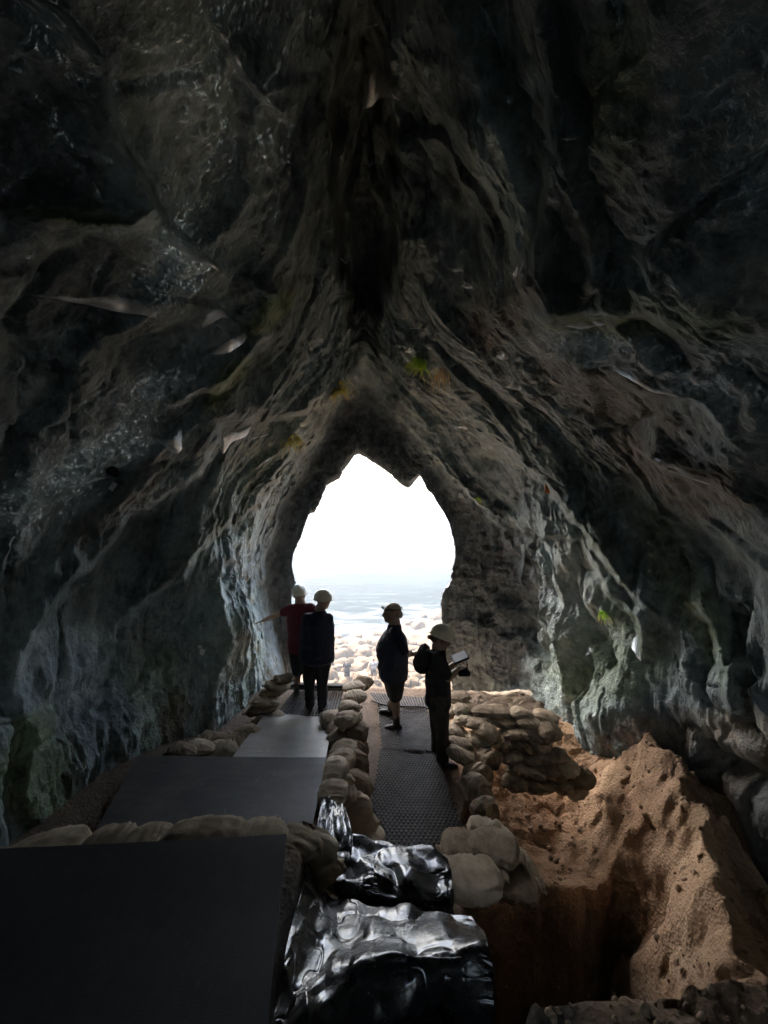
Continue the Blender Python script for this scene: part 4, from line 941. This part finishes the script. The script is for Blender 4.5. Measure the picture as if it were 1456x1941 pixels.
W = [
 ([(410,30),(440,90),(480,160),(520,200)], [(404,40),(432,100),(470,165),(492,192),(530,212)], 'long slim cobweb running down the left slab to a dark knob', 1),
 ([(300,410),(345,430),(380,470),(420,512)], [(303,425),(320,462),(375,496),(422,516)], 'broad grey cobweb hanging from the edge of the left slab above the glinting rock', 1),
 ([(45,552),(130,562),(220,560),(304,578)], [(42,556),(110,568),(180,580),(225,592),(270,596),(306,610)], 'widest lilac-grey cobweb slung across the upper left hollow', 1),
 ([(376,620),(395,590),(418,584),(436,602)], [(378,624),(402,612),(420,602),(436,604)], 'small curved cobweb right of the widest one', .9),
 ([(395,660),(425,650),(465,628),(470,635)], [(388,668),(410,672),(435,668),(462,650),(470,634)], 'bright bowl-shaped cobweb left of the mossy ledge', 1.3),
 ([(205,768),(225,762),(245,768)], [(202,771),(225,770),(248,770)], 'thin short cobweb above the glistening left band', 1),
 ([(290,826),(312,832),(330,830),(345,806)], [(266,852),(290,830),(325,858),(344,858),(346,808)], 'three-pointed cobweb stretched over the brown left ledge', 1.1),
 ([(418,806),(424,830),(440,822),(470,812),(475,800)], [(412,836),(424,860),(440,838),(468,826),(478,806)], 'branching cobweb with a hole left of the mouth', 1.1),
 ([(482,826),(500,822),(512,818)], [(470,834),(490,830),(512,822)], 'short straight cobweb just right of the branching one', 1.1),
 ([(485,888),(500,872),(515,866)], [(478,894),(497,880),(515,868)], 'small slanting cobweb below the branching one', .9),
 ([(100,926),(150,914),(215,898)], [(96,930),(150,920),(216,902)], 'long straight cobweb ending at the black gadget on the left wall', 1.2),
 ([(686,150),(700,125),(722,120),(736,150),(740,180)], [(682,205),(700,205),(722,184),(742,186),(764,190)], 'pale cobweb veil at the top of the crest', .9),
 ([(680,206),(700,208),(740,208)], [(680,209),(705,212),(740,211)], 'thin arc of cobweb just beneath the veil at the crest', 1),
 ([(688,46),(700,40),(722,42)], [(688,50),(704,52),(722,44)], 'faint wisp of cobweb at the very top of the picture', .7),
 ([(890,318),(905,322),(922,334)], [(893,330),(905,340),(918,338)], 'small pale cobweb on the edge of the right slab', .9),
 ([(990,440),(996,470),(996,500)], [(972,528),(984,520),(992,500)], 'bright narrow cobweb hanging at the foot of the right slab', 1.4),
 ([(1060,618),(1100,608),(1150,612)], [(1066,616),(1100,624),(1155,614)], 'flat bright cobweb lying above the wet right ledge', 1.2),
 ([(1156,694),(1200,712),(1240,736),(1300,750)], [(1158,698),(1200,724),(1236,744),(1310,756)], 'long bright cobweb along the edge below the wet right ledge', 1.2),
 ([(1240,866),(1280,880),(1330,908),(1350,914)], [(1242,872),(1270,896),(1310,908),(1360,922)], 'long cobweb under the dark hole on the right wall', 1.1),
 ([(770,620),(795,618),(815,622)], [(772,622),(796,624),(815,624)], 'hairline arc of cobweb above the fern', .9),
 ([(764,664),(778,656),(790,668)], [(766,668),(780,668),(790,672)], 'tiny bright cobweb left of the fern', 1.2),
 ([(940,670),(950,666),(968,678)], [(938,674),(952,682),(968,680)], 'small cobweb below the brown patch right of the fern', .9),
 ([(960,730),(975,720),(990,736)], [(956,734),(975,738),(992,742)], 'small fan-shaped cobweb left of a little dark hole', .9),
 ([(845,505),(862,502),(880,512)], [(843,508),(862,515),(882,514)], 'faint cobweb right of the dark chimney', .7),
 ([(868,536),(885,538),(898,546)], [(868,540),(885,546),(900,548)], 'lower of two faint cobwebs right of the dark chimney', .7),
 ([(635,558),(652,552),(668,560)], [(633,561),(652,562),(670,562)], 'faint cobweb inside the left of the dark chimney', .7),
 ([(640,482),(655,490),(672,484)], [(640,486),(656,500),(672,488)], 'higher faint cobweb inside the dark chimney', .7),
 ([(860,808),(875,806),(890,812)], [(858,810),(875,812),(890,816)], 'thin cobweb above the right corner of the mouth', .9),
 ([(1110,540+700),(1115,1230),(1125,1225)], [(1108,1245),(1116,1240),(1127,1228)], 'tiny cobweb low on the right wall', .6),
 ([(1195,1215),(1210,1200),(1215,1240)], [(1196,1225),(1208,1245),(1216,1255)], 'small pale cobweb over the dark recess at the lower right', .8),
 ([(1060,258),(1080,256),(1095,260)], [(1060,261),(1078,263),(1095,262)], 'faint short cobweb high on the dark right wall', .6),
 ([(1180,266),(1195,260),(1212,258)], [(1178,270),(1195,266),(1212,260)], 'right one of the two faint cobwebs high on the dark right wall', .6),
]
for A_, B_, lb, dn in W: web(A_, B_, lb, dens=min(1.0, dn))
# plastic sheet hanging at the right edge
a = [(1418,1306),(1440,1318),(1475,1345)]; b = [(1420,1316),(1445,1350),(1480,1380)]
d0 = min(wall(1430,1330)[2], 3.6) - .15
G_ = catmull(np.array([[tuple(EYE + ray(*p).normalized() * (d0 - k * .1)) for p in row] for k, row in enumerate((a, b))]), np.linspace(0, .9999, 14)); G_ = catmull(G_.transpose(1, 0, 2), np.linspace(0, 1.9999, 30)).transpose(1, 0, 2); G_ = G_ + .012 * ridged(G_ * 9, 2, 4)[..., None]
o = link('plastic_strip', grid_mesh('plastic_strip', G_), M['clear_plastic']); md = o.modifiers.new('t', 'SOLIDIFY'); md.thickness = .002; tag(o, 'strip of milky plastic hanging at the right edge above the soil bank', 'plastic strip')

def leaf_verts(c, d, n, L, W_, V, F):
    x = d.cross(n).normalized(); b = len(V)
    V += [tuple(c), tuple(c + d * L * .5 + x * W_ * .5 + n * W_ * .15), tuple(c + d * L), tuple(c + d * L * .5 - x * W_ * .5 + n * W_ * .15)]; F.append((b, b + 1, b + 2, b + 3))
def mat_leaf(name, c0, c1):
    t = NT(name); m = t.set(t.ramp(t.noise(20, 3), [(.3, c0), (.7, c1)]), .5, None, .4); t.b.inputs['Transmission Weight'].default_value = 0
    tl = t.n('ShaderNodeBsdfTranslucent'); tl.inputs[0].default_value = (*[k * 1.6 for k in c1], 1); mx = t.n('ShaderNodeMixShader'); mx.inputs[0].default_value = .5
    t.l(t.b.outputs[0], mx.inputs[1]); t.l(tl.outputs[0], mx.inputs[2]); t.l(mx.outputs[0], t.t.nodes['Material Output'].inputs['Surface']); return m
M['fern'] = mat_leaf('fern_leaf', (.12, .26, .03), (.30, .50, .07)); M['dry'] = mat_leaf('dry_grass', (.25, .18, .08), (.50, .38, .20)); M['olive'] = mat_leaf('olive_leaf', (.16, .18, .04), (.34, .34, .10))
def fern(px, py, size, nf, label, mat='fern', droop=1.0, seed=1, grass=False):
    h, n, d = wall(px, py, .01); r = random.Random(seed); root = empty('fern' if not grass else 'grass_tuft', h, label, 'fern' if not grass else 'grass tuft')
    V_, F_ = [], []; rv = []
    for f in range(nf):
        a = r.uniform(-1.3, 1.3); out = (n * .6 + Vector((math.sin(a), -.35, r.uniform(-.35, .5)))).normalized(); L = size * r.uniform(.6, 1.1); p = Vector((r.uniform(-1, 1) * size * .22, 0, r.uniform(-1, 1) * size * .22)); v = out.copy(); pts = [p.copy()]
        for k in range(9):
            v = (v + Vector((0, 0, -.16 * droop * (2.2 if grass else 1)))).normalized(); q_ = p + v * L / 9; pts.append(q_.copy())
            sd = v.cross(Vector((0, -1, .2))).normalized()
            if not grass:
                w = size * .12 * (1 - k / 10)
                for s in (-1, 1):
                    for m_ in range(2): leaf_verts(p.lerp(q_, m_ * .5), (sd * s + v * .4).normalized(), Vector((0, -.9, .4)).normalized(), w, w * .45, V_, F_)
            p = q_
        if grass:
            for k in range(9): b = len(V_); sd = Vector((1, 0, 0)); w0, w1 = .004 * (1 - k / 9), .004 * (1 - (k + 1) / 9); V_ += [tuple(pts[k] - sd * w0), tuple(pts[k] + sd * w0), tuple(pts[k + 1] + sd * w1), tuple(pts[k + 1] - sd * w1)]; F_.append((b, b + 1, b + 2, b + 3))
        rv.append(pts)
    me = bpy.data.meshes.new('fronds' if not grass else 'blades'); me.from_pydata(V_, [], F_); me.update(); link('fronds' if not grass else 'blades', me, M[mat], root)
    if not grass:
        sv = np.concatenate([np.array([tuple(p) for p in pts]) for pts in rv]); Fs, Vs = [], []
        for pts in rv:
            for k in range(len(pts) - 1): b = len(Vs); Vs += [tuple(pts[k] + Vector((-.002, 0, 0))), tuple(pts[k] + Vector((.002, 0, 0))), tuple(pts[k + 1] + Vector((.002, 0, 0))), tuple(pts[k + 1] + Vector((-.002, 0, 0)))]; Fs.append((b, b + 1, b + 2, b + 3))
        me = bpy.data.meshes.new('stems'); me.from_pydata(Vs, [], Fs); link('stems', me, M['dry'], root)
fern(802, 684, .36, 26, 'bright green fern hanging right of the crest above the mouth', seed=2)
fern(840, 704, .34, 60, 'tuft of dry straw-coloured grass hanging right of the green fern', 'dry', 1.2, 3, True)
fern(640, 736, .34, 24, 'olive fern growing at the top of the mouth arch', 'olive', 1, 4)
fern(552, 832, .30, 14, 'yellowish sparse fern on the rock left of the mouth', 'olive', 1.2, 5)
fern(908, 944, .16, 9, 'small green fern on the right rock beside a white tag', 'fern', 1, 6)
fern(1144, 1160, .18, 12, 'little fern in the lit alcove on the right wall', 'fern', 1, 7)
# tags and gadgets
M['white'] = simple('white_label', (.75, .75, .72), .4, .05, 5, .05)
M['orange'] = simple('orange_tag', (.85, .25, .04), .35, .1, 8, .1)
def plate(px, py, w, h, mat, name, label, cat, rz=0, ry=0, thick=.004, back=.03):
    hpt, n, d = wall(px, py, back); s = (hpt.y) / FPX
    o = box_obj(name, hpt, (w * s, thick, h * s), RAD(rz), M[mat], bev=min(.0015, thick / 3), ry=RAD(ry)); return tag(o, label, cat)
plate(340, 914, 18, 18, 'white', 'label_card', 'square white card fixed to the rock left of the mouth', 'card', 20, -12)
plate(322, 916, 3, 14, 'white', 'label_card', 'narrow white card left of the square one', 'card', 20, 5)
plate(214, 922, 9, 16, 'white', 'label_card', 'small pale card below the black gadget on the left wall', 'card', 10, 35)
plate(383, 1236, 9, 12, 'white', 'label_card', 'bright white card low on the dark left wall', 'card', 10, 15)
plate(379, 1226, 7, 6, 'white', 'label_card', 'tiny white card just above the bright low one', 'card', 10, 0)
plate(876, 940, 14, 9, 'white', 'label_card', 'little white card on the right rock above the mouth corner', 'card', 0, 8)
plate(1109, 1498, 6, 18, 'white', 'marker_peg', 'white marker peg standing in the soil below the sandbags', 'marker', 0, 10, .01)
tg = empty('orange_tag', wall(1037, 922, .08)[0], 'orange tag hanging from a dark hook on the right wall', 'tag')
c0 = tg.location; s = c0.y / FPX
kid(box_obj('tag_plate', c0, (9 * s, .012, 26 * s), RAD(8), M['orange'], bev=.003, ry=RAD(-4)), tg)
kid(tube('hook', spline([c0 + Vector((s * 16, .05, s * 20)), c0 + Vector((s * 4, 0, s * 24)), c0 + Vector((-s * 3, 0, s * 20)), c0 + Vector((0, 0, s * 12))]), .006, M['black_plastic']), tg)
gd = empty('gadget', wall(212, 892, .06)[0], 'black sensor with a short arm clamped to the left wall', 'sensor'); c0 = gd.location; s = c0.y / FPX
kid(solid('housing', [('s', c0, (12 * s, .05, 9 * s)), ('s', c0 + Vector((8 * s, 0, -6 * s)), (7 * s, .04, 7 * s))], M['black_plastic'], None, .008), gd)
kid(tube('arm', [c0 + Vector((-14 * s, .02, 8 * s)), c0 + Vector((0, 0, 2 * s))], .008, M['black_plastic']), gd)

# ================================================================== loose stones and clods on the soil
rs = random.Random(5); clod = []
for k in range(5):
    bm = bmesh.new(); bmesh.ops.create_icosphere(bm, subdivisions=2, radius=1); co = np.array([tuple(v.co) for v in bm.verts]); rr = 1 + .3 * fbm(co * 1.3 + k * 5, 3, 300 + k)
    clod.append((co * rr[:, None] * np.array([1, .8, .65]), np.array([[v.index for v in f.verts] for f in bm.faces]))); bm.free()
Vs, Fs, nb = [], [], 0
for i in range(900):
    u = rs.random()
    if u < .75: x, y = rs.uniform(1.0, 3.6), rs.uniform(2.1, 5.9)
    elif u < .88: x, y = rs.uniform(.0, .3), rs.uniform(3.2, 6.8)
    else: x, y = rs.uniform(.7, 2.4), rs.uniform(1.6, 2.0)
    z = floor_z(x, y); sz = .007 + .03 * rs.random() ** 4; c_, f_ = clod[rs.randrange(5)]; R_ = np.array(Euler((rs.uniform(0, 6), rs.uniform(0, 6), rs.uniform(0, 6))).to_matrix())
    Vs.append(c_ @ R_.T * sz + np.array([x, y, z + sz * .2])); Fs.append(f_ + nb); nb += len(c_)
me = bpy.data.meshes.new('loose_stones'); me.from_pydata([tuple(v) for v in np.concatenate(Vs)], [], [tuple(int(k) for k in f) for f in np.concatenate(Fs)]); me.update()
tag(link('loose_stones', me, simple('clod', (.34, .24, .16), .95, .35, 9, .6, .01)), kind='stuff')

# ------------------------------------------------------------------ sea air
hz = bpy.data.meshes.new('haze'); bmz = bmesh.new(); bmesh.ops.create_cube(bmz, size=1)
for v in bmz.verts: v.co = Vector((v.co.x * 5000, v.co.y * 5000 + 2300, (-24 if v.co.z < 0 else 12)))
bmz.to_mesh(hz); bmz.free()
hm = bpy.data.materials.new('sea_air'); hm.use_nodes = True; hm.node_tree.nodes.remove(hm.node_tree.nodes['Principled BSDF'])
pv = hm.node_tree.nodes.new('ShaderNodeVolumePrincipled'); pv.inputs['Density'].default_value = 0.0017; pv.inputs['Color'].default_value = (.93, .96, 1, 1); pv.inputs['Anisotropy'].default_value = .3
hm.node_tree.links.new(pv.outputs[0], hm.node_tree.nodes['Material Output'].inputs['Volume'])
tag(link('haze', hz, hm, smooth=False), kind='stuff')
